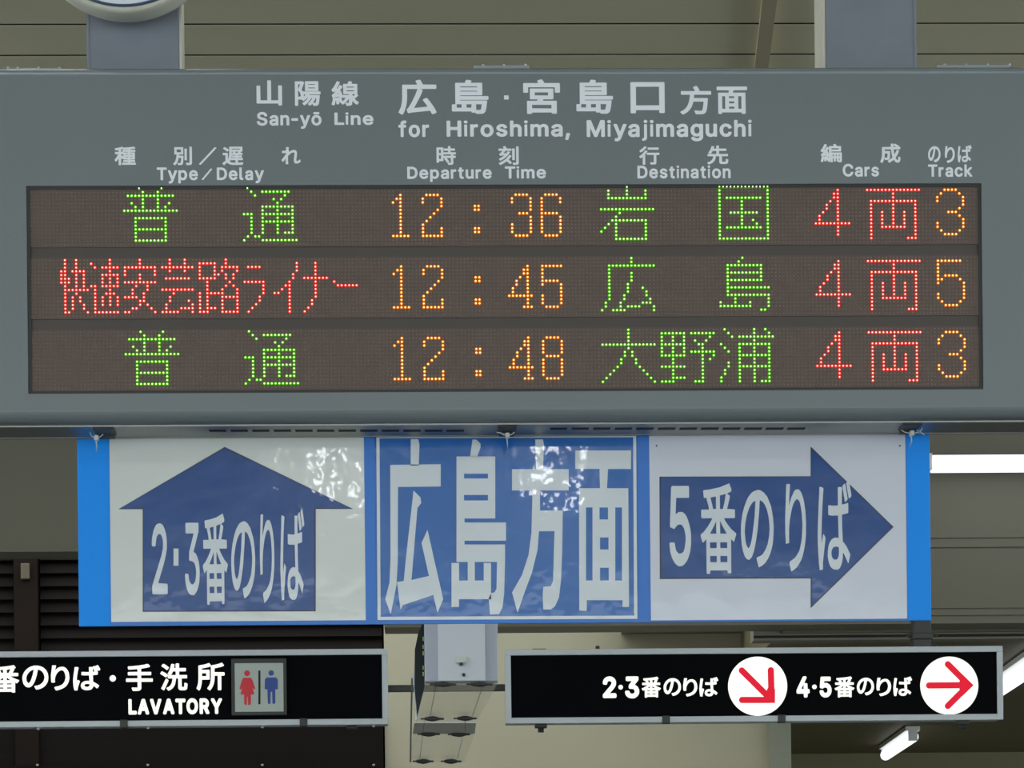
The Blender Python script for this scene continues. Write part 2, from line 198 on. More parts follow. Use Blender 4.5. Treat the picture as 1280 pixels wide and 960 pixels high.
 '編': (2, -19, [[165,0,162,3,160,7,148,8,146,9,144,11,144,40,143,41,138,41,137,40,137,11,135,8,133,7,121,7,118,9,117,11,117,40,116,41,109,41,109,4,108,2,105,1,92,0,89,2,88,4,87,16,82,5,79,3,75,3,63,11,62,13,62,17,63,22,58,23,54,26,53,25,54,15,52,13,48,11,40,10,36,10,34,11,32,15,32,22,30,41,30,40,24,13,22,7,20,4,18,3,14,3,4,6,1,8,0,10,0,13,5,33,10,60,10,62,8,64,6,66,2,79,2,82,3,85,7,87,12,92,25,110,25,110,21,110,12,108,8,108,6,109,5,111,0,124,0,127,2,130,5,132,7,134,14,144,21,158,29,176,34,189,36,191,38,192,42,192,54,187,57,185,58,183,58,180,55,174,45,152,35,136,35,135,36,135,41,135,42,136,54,159,57,162,61,162,75,154,76,167,77,169,79,171,119,171,119,173,115,183,114,186,116,189,120,191,129,193,134,193,136,192,140,185,146,172,147,171,181,171,184,169,185,167,185,117,183,114,181,113,100,113,98,112,98,106,100,104,187,104,190,103,191,101,191,11,188,5,182,1,175,0], [164,21,169,20,170,21,170,40,170,41,165,41,164,40], [70,51,71,52,72,55,73,62,72,62,68,61,67,60], [29,62,30,61,33,63,40,64,46,64,49,66,55,68,56,69,55,70,54,70,21,65,19,64,19,64,20,63], [109,63,116,63,117,64,117,82,116,83,110,83,109,82], [137,63,143,63,144,64,144,82,143,83,138,83,137,82], [164,63,169,63,170,64,170,82,170,83,165,83,164,82], [74,91,75,91,75,100,75,145,74,144,58,116,58,116,64,116,67,113], [42,92,50,93,49,96,48,100,47,100,42,93], [99,135,161,135,162,136,162,148,161,148,99,148,98,147]]),
 '成': (2, -22, [[16,0,2,11,0,13,0,16,8,32,11,41,14,51,17,69,18,93,18,157,20,160,23,161,101,162,102,163,102,177,102,192,105,195,123,195,125,194,127,192,127,184,128,183,136,192,139,194,143,194,150,191,166,181,179,172,182,168,182,165,181,162,189,161,192,160,193,157,193,141,192,139,190,137,131,137,130,136,133,107,137,87,138,87,146,103,156,128,157,130,159,131,164,131,176,128,179,126,180,124,180,120,178,112,169,90,158,71,147,53,152,43,156,36,161,31,166,29,167,30,169,37,171,50,172,61,173,64,175,65,179,65,193,55,194,53,194,47,191,26,188,16,182,8,176,4,172,3,160,3,152,6,141,13,135,21,128,31,110,16,94,5,89,2,86,2,84,4,73,16,72,18,72,22,74,24,90,34,100,41,108,48,115,55,117,58,113,73,109,93,106,118,104,136,103,137,45,137,44,136,44,122,45,121,91,120,94,119,95,117,94,66,93,54,91,45,89,40,86,36,80,32,72,30,52,30,46,31,44,33,43,35,42,40,40,45,39,45,35,28,28,12,21,1,19,0], [56,54,65,54,67,56,70,70,70,92,70,95,70,96,45,96,44,96,44,77,41,55], [128,162,150,161,152,162,128,177,128,176,128,165]]),
 'の': (13, -11, [[92,0,89,3,80,18,80,21,81,23,83,25,96,26,106,29,114,32,122,36,129,42,138,51,142,58,145,65,147,74,148,80,147,89,145,97,143,104,138,113,130,122,123,127,115,131,107,133,104,134,100,112,95,91,88,68,82,52,75,40,67,29,59,21,54,18,50,16,44,15,38,15,29,17,21,21,13,30,7,39,3,51,1,61,0,77,1,88,4,100,10,112,18,125,29,136,39,144,50,150,61,155,78,159,94,160,108,159,119,156,130,152,143,145,154,135,160,128,165,119,170,108,173,93,174,77,173,69,171,56,167,47,160,35,153,26,145,19,136,13,122,6,110,2,97,0], [41,44,46,46,49,49,55,58,60,70,66,87,71,104,75,123,76,132,76,133,63,129,55,124,48,119,41,111,37,106,32,98,29,90,26,80,26,74,27,65,28,58,33,49,36,46]]),
 'り': (37, -15, [[35,0,32,2,23,17,23,21,24,23,27,25,50,30,62,34,71,39,79,44,85,51,91,59,95,67,98,80,100,92,100,100,98,109,96,119,92,129,89,134,85,139,80,141,73,143,68,142,59,138,51,132,43,123,39,117,32,103,29,92,27,83,26,73,28,60,26,58,24,56,14,55,6,55,4,56,2,59,0,81,0,110,4,140,7,163,8,174,9,177,12,178,32,178,34,177,35,175,35,171,31,152,30,143,39,152,45,157,52,162,64,166,71,167,85,167,93,164,99,161,108,152,113,146,117,139,123,123,125,109,126,100,126,82,125,76,122,64,117,50,108,36,100,27,91,20,79,13,67,8,55,4,39,0]]),
 'ば': (13, -15, [[11,0,9,2,7,5,4,18,2,31,0,56,0,79,3,109,10,159,11,168,12,170,14,172,17,172,34,170,36,169,38,166,38,163,33,140,28,111,25,83,25,69,25,68,26,69,29,76,32,77,35,77,44,70,46,68,46,64,37,37,32,20,31,15,31,4,30,2,28,1,17,0], [91,1,83,2,75,4,66,9,60,13,56,19,53,27,52,31,53,42,56,50,60,56,64,60,74,66,81,68,92,70,111,70,111,79,109,109,108,110,77,110,60,111,58,112,57,114,57,132,59,134,61,136,86,134,104,134,109,135,110,136,109,167,111,170,113,172,134,171,136,174,138,175,147,178,151,178,154,175,156,179,158,181,166,184,171,184,174,180,181,167,186,155,186,150,184,148,182,146,173,143,170,143,166,145,165,142,163,140,163,140,166,139,168,138,169,136,170,119,168,116,165,114,162,114,135,111,136,94,137,65,138,62,152,55,168,43,176,36,177,34,177,31,167,16,165,15,162,14,158,17,141,31,138,32,136,23,133,18,127,10,120,5,109,2], [91,26,98,26,101,27,108,30,110,33,112,37,112,45,105,47,94,48,86,46,80,43,78,40,77,38,77,35,78,32,80,30,83,28], [135,136,146,137,147,138,137,162,136,161,135,147]]),
 '番': (3, -21, [[34,0,32,2,30,4,30,70,29,70,17,65,12,65,9,67,1,78,0,80,0,83,1,85,3,87,19,92,38,102,55,112,58,115,9,115,6,117,4,120,4,134,6,137,8,138,43,138,44,139,40,147,34,157,23,157,20,159,16,171,16,176,20,178,44,179,86,182,128,187,156,192,159,192,161,191,171,179,172,177,172,174,171,172,169,170,159,168,163,164,163,160,151,140,151,139,187,138,189,137,190,135,190,119,189,116,186,115,139,115,137,115,137,115,149,107,163,100,179,93,192,89,195,87,196,85,196,82,195,80,190,76,185,69,183,66,179,66,169,70,168,70,167,5,167,4,164,1,147,1,144,2,142,6,141,7,56,7,55,6,54,3,51,0], [55,29,84,29,85,30,85,37,84,37,55,37,54,36], [110,29,142,29,142,30,142,37,141,37,110,37,109,36], [55,58,84,58,85,59,85,65,84,65,55,65,54,64], [110,58,142,58,142,59,142,65,141,65,110,65,109,64], [62,88,84,88,84,104,82,104,62,89], [110,88,132,87,134,88,110,105,109,104], [73,139,84,139,84,159,84,160,62,158,62,157,68,149], [110,139,120,138,122,139,130,153,135,164,135,165,110,161]]),
 '手': (5, -20, [[49,0,46,3,40,17,40,21,41,24,44,25,80,24,82,25,82,65,4,65,1,67,0,69,0,86,2,88,4,90,82,90,82,112,17,112,15,114,14,116,13,132,15,135,18,136,82,137,82,138,82,156,80,156,42,154,20,153,18,154,17,156,15,163,13,169,13,173,15,175,17,176,46,178,90,182,130,188,152,193,157,193,159,191,170,179,170,175,169,172,167,171,149,166,108,159,108,137,109,136,176,136,178,135,179,133,179,115,177,113,175,112,109,112,108,111,108,90,109,90,187,89,189,88,190,86,190,68,189,66,186,65,109,65,108,64,108,20,107,14,103,8,96,3,87,1,75,0]]),
 '洗': (3, -21, [[57,0,55,2,50,8,46,13,44,15,45,19,48,22,57,26,65,31,71,36,76,42,81,52,85,63,87,75,88,86,87,87,57,87,55,89,54,91,53,107,44,96,42,95,38,95,27,103,18,109,2,119,0,121,0,125,9,137,12,138,15,138,31,130,47,120,53,115,54,113,54,109,57,111,63,111,62,112,55,117,54,119,54,122,64,138,69,151,74,166,79,187,81,189,83,191,88,191,99,189,103,187,104,185,104,180,100,162,101,161,111,161,112,162,112,190,114,192,117,194,134,194,136,192,137,190,137,161,182,161,185,160,186,158,186,141,185,139,183,137,137,137,137,112,138,111,190,111,193,110,194,108,194,91,193,89,191,87,156,87,154,86,155,27,157,26,169,26,172,27,173,36,174,53,177,56,181,56,186,53,194,50,197,47,196,31,194,17,192,12,189,8,185,5,180,3,177,2,148,2,140,4,136,6,134,9,131,14,129,22,129,86,128,87,115,87,114,86,111,66,107,47,102,35,96,26,88,17,77,9,72,5,63,1,60,0], [22,3,7,13,6,15,6,19,15,35,27,60,38,83,41,86,45,86,57,77,59,75,59,71,44,37,29,6,26,3], [79,111,112,111,112,137,92,137,87,126,79,112], [46,148,31,160,11,173,10,175,10,178,12,182,19,189,21,191,26,191,40,184,56,172,61,168,63,166,63,162,53,149,50,148]]),
 '所': (1, -21, [[15,0,2,11,0,14,0,17,5,29,9,42,11,53,13,70,14,94,14,170,15,173,19,175,40,178,60,182,73,186,85,190,89,190,92,188,103,173,105,174,131,179,149,183,165,188,174,192,178,192,181,190,192,176,192,173,190,170,185,168,170,163,148,158,128,154,126,152,126,128,127,127,192,126,194,125,196,123,196,106,194,103,192,102,174,102,173,101,172,5,171,3,168,1,152,1,149,2,148,5,148,101,146,102,128,102,127,101,125,71,121,49,114,30,109,20,102,9,95,1,93,0,90,0,77,10,75,13,75,17,87,33,92,43,96,57,99,70,101,93,101,167,100,168,87,163,73,160,39,154,38,145,39,144,88,144,91,142,92,140,92,79,91,76,88,75,38,75,37,58,34,40,29,18,25,8,21,2,19,0], [39,99,68,99,68,120,39,120]]),
 'S': (3, -7, [[36,0,27,2,20,4,15,7,8,13,4,19,1,26,0,32,1,36,3,38,5,39,20,38,23,36,24,31,27,26,34,22,43,21,52,23,58,27,61,31,62,35,61,38,58,41,54,43,25,52,20,54,13,59,8,64,5,70,3,80,3,87,6,95,8,99,13,104,20,110,29,113,34,114,39,115,51,114,61,112,67,109,71,106,76,101,80,94,82,89,82,83,81,80,80,78,77,77,63,78,60,81,58,86,56,89,50,92,44,93,35,92,29,89,27,87,26,84,26,80,28,76,33,73,40,70,59,65,67,62,73,58,78,52,82,47,84,39,84,30,82,22,79,17,72,9,69,6,62,3,52,0]]),
 'a': (1, -7, [[26,0,21,1,14,3,9,8,4,13,2,18,0,25,0,32,2,40,4,43,9,48,13,50,23,54,48,57,49,59,48,62,47,65,44,67,38,68,34,67,27,64,22,57,18,56,5,60,3,63,2,66,5,73,8,76,13,81,20,85,26,87,33,88,42,88,51,87,58,84,64,79,67,74,70,67,71,63,71,6,69,3,66,1,54,1,52,2,49,4,39,0], [29,21,37,21,43,24,45,25,48,30,49,33,49,37,32,35,27,33,24,32,23,29,23,25,25,22]]),
 'n': (6, -5, [[4,0,1,2,0,5,0,81,1,83,3,85,5,86,17,86,19,85,22,82,23,82,27,84,33,86,43,87,49,86,57,83,64,76,67,72,70,61,71,57,71,5,70,3,68,1,66,0,54,0,51,1,49,3,48,5,48,55,47,60,45,63,42,65,36,66,30,64,27,62,24,59,23,55,22,49,22,5,21,3,19,1,17,0]]),
 '-': (18, 33, [[4,0,1,2,0,5,0,17,1,19,3,21,5,22,49,22,52,21,54,18,54,5,53,2,51,0,49,0]]),
 'y': (-2, -34, [[15,0,9,2,7,3,6,5,6,8,9,19,11,21,13,22,20,21,23,22,26,27,28,34,1,107,0,110,1,112,3,114,5,115,19,115,21,114,22,113,40,65,42,69,58,112,60,114,63,115,76,115,78,114,80,113,81,111,80,107,47,20,43,13,36,5,30,2,24,0]]),
 'ō': (2, -7, [[34,0,27,2,20,5,15,9,8,16,4,24,1,32,0,39,0,50,2,59,4,66,8,73,15,80,20,84,27,87,35,88,45,88,50,87,59,84,66,79,72,71,75,66,78,56,80,48,79,35,77,28,74,20,69,13,62,7,57,4,48,1,44,0], [36,21,42,21,45,22,51,25,53,29,55,33,57,41,56,51,54,59,52,62,49,65,46,66,42,67,34,67,29,63,25,57,23,48,23,37,26,30,29,25,32,23], [20,93,17,95,16,98,16,109,17,111,19,112,21,113,58,113,61,112,63,110,63,98,62,95,60,94,58,93]]),
 'L': (7, -5, [[4,0,1,2,0,5,0,107,1,109,4,111,18,111,22,109,23,106,23,22,24,22,65,22,67,21,69,19,70,17,70,5,68,1,65,0]]),
 'i': (5, -3, [[5,0,3,2,2,3,2,79,5,82,18,82,20,80,20,79,20,3,18,0], [9,89,5,91,2,94,0,97,0,102,1,105,7,110,9,110,15,110,18,109,22,105,23,102,23,97,21,93,17,90,14,88]]),
 'e': (2, -6, [[35,0,29,1,20,4,15,9,8,16,3,25,1,32,0,39,0,49,1,57,4,66,9,74,15,80,20,84,29,87,35,88,43,88,51,87,59,83,63,81,69,74,74,66,76,58,78,50,77,40,75,36,72,35,24,35,23,34,25,30,30,24,33,22,38,21,44,21,49,22,52,26,56,31,59,32,62,32,73,29,75,27,76,24,74,19,71,13,66,8,61,4,49,0], [24,56,52,56,53,56,54,57,51,62,47,66,42,67,37,67,34,67,29,64,26,60]]),
 'f': (-4, -5, [[19,0,16,2,15,5,15,65,14,65,5,65,3,66,1,68,0,71,0,82,2,84,4,86,15,86,15,96,17,103,19,106,23,110,27,113,34,115,38,116,45,116,51,115,55,113,56,112,57,110,57,107,54,97,52,95,50,94,40,94,38,93,37,90,37,87,38,86,50,86,53,84,54,81,54,71,54,68,51,66,38,65,37,65,37,4,36,2,33,0]]),
 'o': (2, -7, [[34,0,27,2,20,5,15,9,8,16,4,24,1,32,0,39,0,50,2,59,4,66,8,73,15,80,20,84,27,87,35,88,45,88,50,87,59,84,66,79,72,71,75,66,78,56,80,48,79,35,77,28,74,20,69,13,62,7,57,4,48,1,44,0], [36,21,42,21,45,22,51,25,53,29,55,33,57,41,56,51,54,59,52,62,49,65,46,66,42,67,34,67,29,63,25,57,23,48,23,37,26,30,29,25,32,23]]),
 'r': (6, -5, [[4,0,1,2,0,5,0,81,1,83,3,85,5,86,17,86,19,85,22,83,27,85,34,87,43,87,45,86,47,84,48,82,48,70,47,67,45,65,43,64,34,65,30,64,26,61,23,56,22,51,22,5,21,3,19,1,17,0]]),
 'H': (7, -5, [[4,0,1,2,0,5,0,106,1,109,3,111,5,111,18,112,20,111,22,109,23,106,23,68,65,68,66,69,66,106,67,109,69,111,72,112,84,112,87,110,89,109,90,106,90,5,88,2,87,1,85,0,72,0,69,1,67,3,66,5,66,46,24,46,23,45,23,5,22,3,20,1,18,0]]),
 's': (2, -6, [[29,0,23,1,16,4,9,8,6,11,3,16,0,24,1,28,3,30,6,31,17,33,19,32,21,30,23,26,25,23,28,22,34,21,39,21,44,23,46,26,46,28,45,30,42,32,19,38,12,42,6,47,4,51,2,56,2,66,4,70,7,76,15,83,20,86,27,88,41,88,46,87,54,84,61,78,64,75,66,70,67,66,67,62,65,60,63,60,51,57,48,59,44,65,42,67,38,68,33,68,29,67,26,65,25,62,25,60,27,58,30,57,53,51,61,46,66,41,67,38,69,32,69,24,67,17,64,13,59,7,56,5,52,3,43,0]]),
 'h': (6, -5, [[4,0,1,2,0,5,0,107,1,109,4,111,17,111,20,110,22,107,22,83,31,86,37,87,43,87,49,86,55,84,59,81,64,76,67,71,70,64,71,57,71,5,69,1,66,0,53,0,51,1,49,3,48,5,48,55,47,60,45,63,42,65,36,66,30,64,27,62,24,59,23,55,22,49,22,5,21,3,19,1,17,0]]),
 'm': (6, -5, [[4,0,1,2,0,5,0,81,1,83,2,85,5,86,17,86,19,85,22,83,28,85,33,87,43,87,52,84,59,78,66,83,73,86,77,87,87,87,94,85,98,83,104,77,108,71,110,66,111,59,111,5,110,3,109,1,106,0,94,0,91,1,89,3,88,5,88,58,87,62,86,63,84,65,80,66,76,66,71,64,67,59,66,55,66,5,66,3,64,1,61,0,50,0,47,1,45,3,44,5,44,56,44,59,43,61,41,64,37,66,33,66,30,65,27,63,25,61,23,56,22,52,22,5,21,3,19,1,17,0]]),
 ',': (3, -29, [[4,0,1,3,0,6,6,42,7,45,9,47,11,48,25,48,27,47,29,45,30,42,19,3,17,1,15,0]]),
 'M': (7, -5, [[4,0,1,2,0,5,0,106,2,110,5,112,23,112,26,111,28,109,55,38,56,38,84,109,86,111,88,112,106,112,110,110,112,106,112,5,110,2,107,0,94,0,92,1,90,3,89,5,89,59,88,58,66,4,64,1,61,0,50,0,48,1,46,3,24,56,23,59,22,4,21,2,18,0]]),
 'j': (-5, -31, [[2,0,0,3,0,15,2,17,8,18,10,19,12,25,12,108,15,110,28,110,30,109,30,107,30,19,29,14,26,9,20,3,15,1,10,0], [19,117,16,119,11,123,10,127,10,130,12,134,16,138,21,139,26,139,29,136,33,132,33,125,31,122,28,119,24,117]]),
 'g': (2, -35, [[33,0,27,1,21,3,13,7,5,16,4,20,4,24,7,26,15,31,18,32,21,31,26,25,32,22,39,20,45,21,51,24,53,26,55,29,55,35,55,36,50,33,41,31,30,32,23,34,18,36,10,42,4,52,1,64,0,79,3,93,6,98,10,104,17,111,26,115,33,117,42,117,49,115,55,112,58,115,61,116,74,115,77,113,78,111,78,28,75,18,73,15,67,9,63,6,58,3,45,0], [36,52,41,52,44,53,50,56,54,62,55,69,55,78,52,88,49,93,44,95,41,96,34,95,29,92,27,90,25,86,23,77,23,67,26,60,29,55,34,53]]),
 'u': (6, -6, [[26,0,18,2,13,4,10,7,5,14,1,22,0,29,0,82,1,84,3,86,5,87,17,87,19,86,21,84,22,82,22,36,23,31,26,24,30,22,35,21,40,22,44,24,47,28,48,33,48,82,49,84,51,86,53,87,66,87,68,86,70,84,71,82,71,6,70,4,68,2,66,1,54,1,52,2,49,5,43,2,38,0]]),
 'c': (2, -6, [[34,0,27,2,20,4,15,9,8,16,4,24,1,32,0,39,0,50,2,59,4,66,8,73,15,80,20,84,27,87,35,88,45,88,56,85,64,80,69,76,72,72,75,64,75,61,74,59,72,57,59,54,55,55,51,63,46,66,42,67,38,67,34,67,31,65,29,63,26,60,23,51,23,41,25,31,29,25,32,22,37,21,42,21,47,22,51,25,55,33,59,35,73,32,75,30,75,25,72,18,69,13,65,8,59,4,48,0]]),
 'T': (1, -5, [[36,0,33,2,32,5,32,90,31,90,5,90,3,91,1,93,0,95,0,106,1,109,3,111,5,111,82,111,84,111,86,109,87,106,87,95,86,93,85,91,82,90,56,90,55,90,55,5,54,2,51,0]]),
 'p': (6, -33, [[4,0,1,2,0,5,0,109,1,112,3,114,5,114,17,114,19,114,22,111,23,110,28,113,37,115,47,115,57,112,64,107,69,101,73,95,75,88,78,77,78,66,75,54,73,48,68,40,63,34,56,30,49,28,45,27,35,27,28,29,23,32,22,32,22,5,21,3,19,1,17,0], [36,48,40,48,43,49,48,51,51,55,53,60,55,67,54,79,51,87,47,92,43,94,40,94,34,94,30,92,27,89,24,84,22,75,23,65,26,56,30,51]]),
 '/': (-2, -20, [[4,0,1,3,0,7,33,128,35,131,38,132,51,131,53,129,54,125,21,3,19,1,17,0]]),
 'D': (7, -5, [[4,0,1,2,0,5,0,106,1,109,3,111,5,112,46,112,59,108,68,104,77,96,83,88,86,81,89,69,90,59,90,46,87,34,83,24,77,16,70,10,63,5,55,2,43,0], [23,22,40,22,49,23,53,25,58,29,64,36,66,44,68,56,66,69,64,76,60,81,56,85,52,87,46,89,38,90,24,90,23,90]]),
 'l': (6, -5, [[18,0,10,3,4,7,2,12,0,18,0,107,1,110,5,112,18,112,20,110,22,108,22,26,22,22,24,21,29,21,32,19,34,16,35,8,35,4,32,1,26,0]]),
 't': (-4, -6, [[33,0,28,1,22,4,16,9,14,12,12,23,11,65,10,66,5,66,3,67,1,69,0,71,0,81,1,84,2,85,4,86,11,87,12,101,14,104,16,105,29,105,31,104,33,102,34,100,34,87,45,86,48,84,49,82,50,71,48,68,45,66,35,66,34,65,34,24,35,22,36,21,44,21,48,20,49,16,51,6,51,4,49,2,46,1,42,0]]),
 'C': (3, -6, [[45,0,37,2,31,4,25,7,18,12,10,21,6,28,2,40,0,51,0,63,2,74,5,85,11,95,18,103,27,109,37,113,46,114,55,114,62,113,69,111,74,109,81,104,90,94,93,88,96,78,96,74,94,72,92,71,78,71,74,74,72,80,69,85,66,87,62,90,53,92,48,92,42,91,39,90,33,86,30,82,25,74,24,68,23,55,24,46,27,37,30,32,35,27,42,23,48,22,53,22,58,23,66,27,70,32,75,41,78,43,92,43,96,41,96,37,94,28,90,21,87,16,78,8,71,4,62,1,55,0]]),
 'k': (6, -5, [[4,0,1,2,0,5,0,107,1,109,4,111,17,111,21,109,22,106,22,59,23,59,49,85,52,86,66,86,69,85,71,83,72,81,70,78,42,49,42,48,72,9,73,5,72,2,69,0,53,0,51,1,25,33,23,32,22,30,22,5,21,3,19,1,17,0]]),
 'v': (-2, -5, [[33,0,31,1,29,3,1,78,0,81,1,83,3,85,5,86,19,86,21,85,22,84,40,36,42,40,58,83,60,85,63,86,76,86,78,85,80,83,81,80,51,3,49,1,47,0]]),
 '2': (6, -7, [[6,0,2,2,0,6,0,17,1,20,46,69,50,76,51,83,50,87,46,90,39,92,35,91,32,90,29,88,27,83,26,77,24,74,20,72,6,73,3,75,1,79,1,86,3,94,5,99,10,105,15,110,23,114,34,117,45,117,55,114,59,112,67,107,73,99,75,94,77,89,77,77,75,67,69,57,60,46,42,27,42,26,72,26,75,25,77,23,79,19,79,7,78,4,76,2,72,0]]),
 '3': (2, -8, [[36,0,28,2,22,3,14,8,8,13,4,19,1,26,0,32,1,37,3,40,6,41,21,41,25,39,27,36,29,31,31,28,39,25,44,25,51,27,55,30,57,36,56,42,54,45,50,49,40,51,29,51,24,53,22,58,22,69,23,71,40,91,40,92,12,92,9,93,7,94,5,98,5,111,7,115,12,117,74,117,78,115,80,111,80,98,76,93,58,73,59,72,66,68,72,64,75,61,79,55,83,47,84,41,84,35,83,28,81,22,77,16,72,11,66,6,60,3,51,0]]),
 '4': (1, -7, [[54,0,51,2,49,6,48,21,7,21,5,22,2,23,0,27,0,39,2,44,43,113,47,115,61,116,64,115,66,113,68,110,68,107,51,76,51,76,55,78,68,78,70,77,73,75,74,71,75,47,76,46,83,46,87,44,88,40,88,28,87,24,84,22,75,21,74,6,72,2,68,0], [34,47,48,47,48,72,38,56,34,48]]),
 '5': (5, -8, [[33,0,26,2,20,4,12,9,8,13,4,20,1,28,0,35,1,37,3,40,6,41,21,41,25,39,28,31,31,28,37,26,41,26,47,28,51,31,53,39,53,46,49,53,45,55,41,56,33,56,21,50,9,52,6,53,3,55,2,58,2,61,7,111,9,115,14,117,70,117,73,115,75,111,75,98,73,94,69,92,32,92,32,91,30,82,31,81,36,82,47,82,56,79,65,74,71,68,76,60,79,51,80,48,80,35,79,31,76,22,73,17,65,9,60,5,54,2,48,1,44,0]]),
 'heavy L': (3, -9, [[8,0,5,1,3,3,1,5,0,9,0,111,1,115,6,119,9,119,23,119,26,119,28,117,30,114,31,111,31,30,32,29,69,29,72,29,75,27,77,24,78,21,78,8,77,5,75,3,73,1,70,0]]),
 'heavy A': (-6, -9, [[8,0,5,1,1,5,0,9,1,13,37,114,42,118,45,119,61,120,65,119,68,116,70,113,105,17,107,11,106,5,102,1,99,0,84,0,81,1,78,3,76,5,68,28,40,28,39,28,31,6,29,3,27,1,24,0], [50,58,56,58,57,58,54,68,53,67,50,59]]),
 'heavy V': (-6, -9, [[45,0,43,1,40,3,38,6,1,105,0,110,1,114,5,118,8,119,24,119,27,118,29,117,31,114,54,51,55,53,77,115,80,118,84,119,98,119,101,119,104,117,106,114,107,111,106,106,70,6,66,1,63,0]]),
 'heavy T': (-3, -9, [[40,0,37,1,35,3,33,5,32,9,32,90,31,90,9,90,5,92,1,95,0,99,0,111,1,114,5,118,9,119,86,119,89,119,94,115,95,111,95,99,94,96,92,93,90,91,87,90,64,90,63,90,63,9,62,6,58,1,55,0]]),
 'heavy O': (-1, -10, [[48,0,38,2,27,7,18,14,10,23,5,34,2,44,0,55,0,68,2,79,5,89,9,97,18,108,28,116,34,119,45,122,59,122,72,120,82,115,90,109,97,101,101,94,104,88,107,77,108,68,108,54,107,46,103,31,97,22,89,13,80,6,71,2,60,0], [52,30,57,30,63,32,67,34,71,38,76,47,78,58,78,64,77,72,73,81,71,85,66,89,60,92,56,92,47,91,42,89,38,85,35,81,32,74,30,62,32,49,36,40,40,35,44,33]]),
 'heavy R': (3, -9, [[8,0,5,1,3,3,1,6,0,9,0,111,1,115,5,118,9,120,52,120,60,118,70,114,76,109,82,102,85,95,87,87,88,76,85,64,82,57,78,52,73,47,91,13,92,9,90,5,87,1,83,0,67,0,63,1,59,5,41,39,32,40,31,38,31,9,30,5,26,1,23,0], [31,69,46,69,50,70,54,72,56,74,57,78,57,81,55,86,52,89,49,90,45,90,31,90]]),
 'heavy Y': (-5, -9, [[45,0,42,1,40,3,38,5,37,8,37,48,2,104,0,109,1,114,5,118,8,119,24,119,28,118,32,115,50,85,53,82,72,113,77,118,81,119,96,119,99,119,102,117,104,114,105,111,104,107,68,48,68,9,67,5,63,1,60,0]]),
 'thin 2': (10, -2, [[2,0,0,2,0,13,44,60,50,70,51,77,50,83,46,88,41,91,34,92,27,90,22,87,19,81,17,74,16,73,3,73,1,74,0,75,0,81,2,87,5,92,8,97,14,102,21,106,30,108,40,108,49,106,53,104,59,99,65,92,67,86,68,81,68,70,64,61,58,52,48,40,27,17,28,17,68,16,70,14,70,2,67,0]]),
 'thin 3': (6, -4, [[32,0,21,2,15,5,10,9,6,13,3,19,1,24,0,30,2,32,16,32,18,31,20,25,22,21,28,18,34,16,40,16,46,18,49,19,53,22,56,28,57,34,56,39,52,45,48,48,45,49,35,51,25,51,22,53,23,65,43,88,46,92,7,92,5,94,5,106,8,108,69,108,71,106,71,95,45,65,46,64,53,63,60,60,65,56,71,49,74,42,75,35,74,26,73,21,71,17,67,12,61,7,56,4,46,0]]),
 'thin 5': (9, -4, [[29,0,22,2,17,4,11,8,7,12,2,19,0,27,0,31,2,32,16,32,17,31,20,23,23,20,30,17,37,17,45,19,47,21,50,25,53,34,53,41,50,48,48,51,42,55,38,56,31,56,26,55,16,50,5,52,2,53,2,57,7,106,10,108,65,108,66,105,66,94,65,92,24,92,23,91,21,70,32,73,41,73,47,72,54,69,60,64,66,56,69,50,71,43,71,31,70,27,68,20,63,13,57,7,47,2,39,0]]),
 'thin 番': (5, -19, [[32,0,30,3,30,72,28,71,14,65,11,65,8,67,0,77,0,80,2,82,17,87,37,97,55,108,61,113,63,115,7,115,5,117,4,118,4,131,6,133,45,133,46,134,42,143,34,154,34,157,21,157,19,158,16,169,16,172,19,173,58,175,106,179,156,187,167,175,167,173,165,170,144,166,145,165,157,162,158,161,158,159,158,157,143,134,184,133,185,131,185,117,183,115,128,115,126,115,133,109,147,101,165,92,189,84,191,82,190,80,179,66,177,66,164,71,163,71,162,2,160,1,145,1,143,3,142,6,141,7,51,7,50,6,49,2,48,0], [50,24,84,24,85,25,85,37,84,37,50,37,49,36], [105,24,142,24,142,25,142,37,141,37,105,37,104,36], [50,53,84,53,85,54,85,65,84,65,50,65,49,64], [105,53,142,53,142,54,142,65,141,65,105,65,104,64], [50,83,84,83,84,108,83,108,72,99,51,84], [105,83,140,83,139,84,119,98,105,109,104,107], [68,134,84,134,84,160,55,158,55,157,63,144], [105,134,121,134,130,149,137,165,135,165,105,162]]),
 'thin の': (15, -9, [[91,0,88,3,80,16,80,19,82,20,94,22,105,24,114,28,121,32,129,38,137,46,141,53,145,62,147,71,148,77,147,88,145,96,143,103,138,111,134,117,127,123,122,127,114,131,103,134,100,134,99,134,95,110,90,90,86,74,79,56,72,42,66,32,57,22,50,18,45,16,41,15,32,16,24,19,18,23,11,31,5,42,2,54,0,67,1,84,5,98,10,109,17,119,28,131,37,139,48,145,59,150,73,153,90,155,104,154,119,150,130,145,138,141,144,135,156,123,161,113,166,100,168,89,169,82,168,67,166,54,162,44,157,36,149,26,138,17,130,12,122,8,107,3,93,0], [37,39,39,38,42,40,48,44,54,53,60,66,66,84,71,100,76,129,77,132,76,133,70,132,60,129,50,123,43,118,37,111,31,104,27,96,23,87,21,78,20,71,22,61,23,55,25,49,28,45,32,41]]),
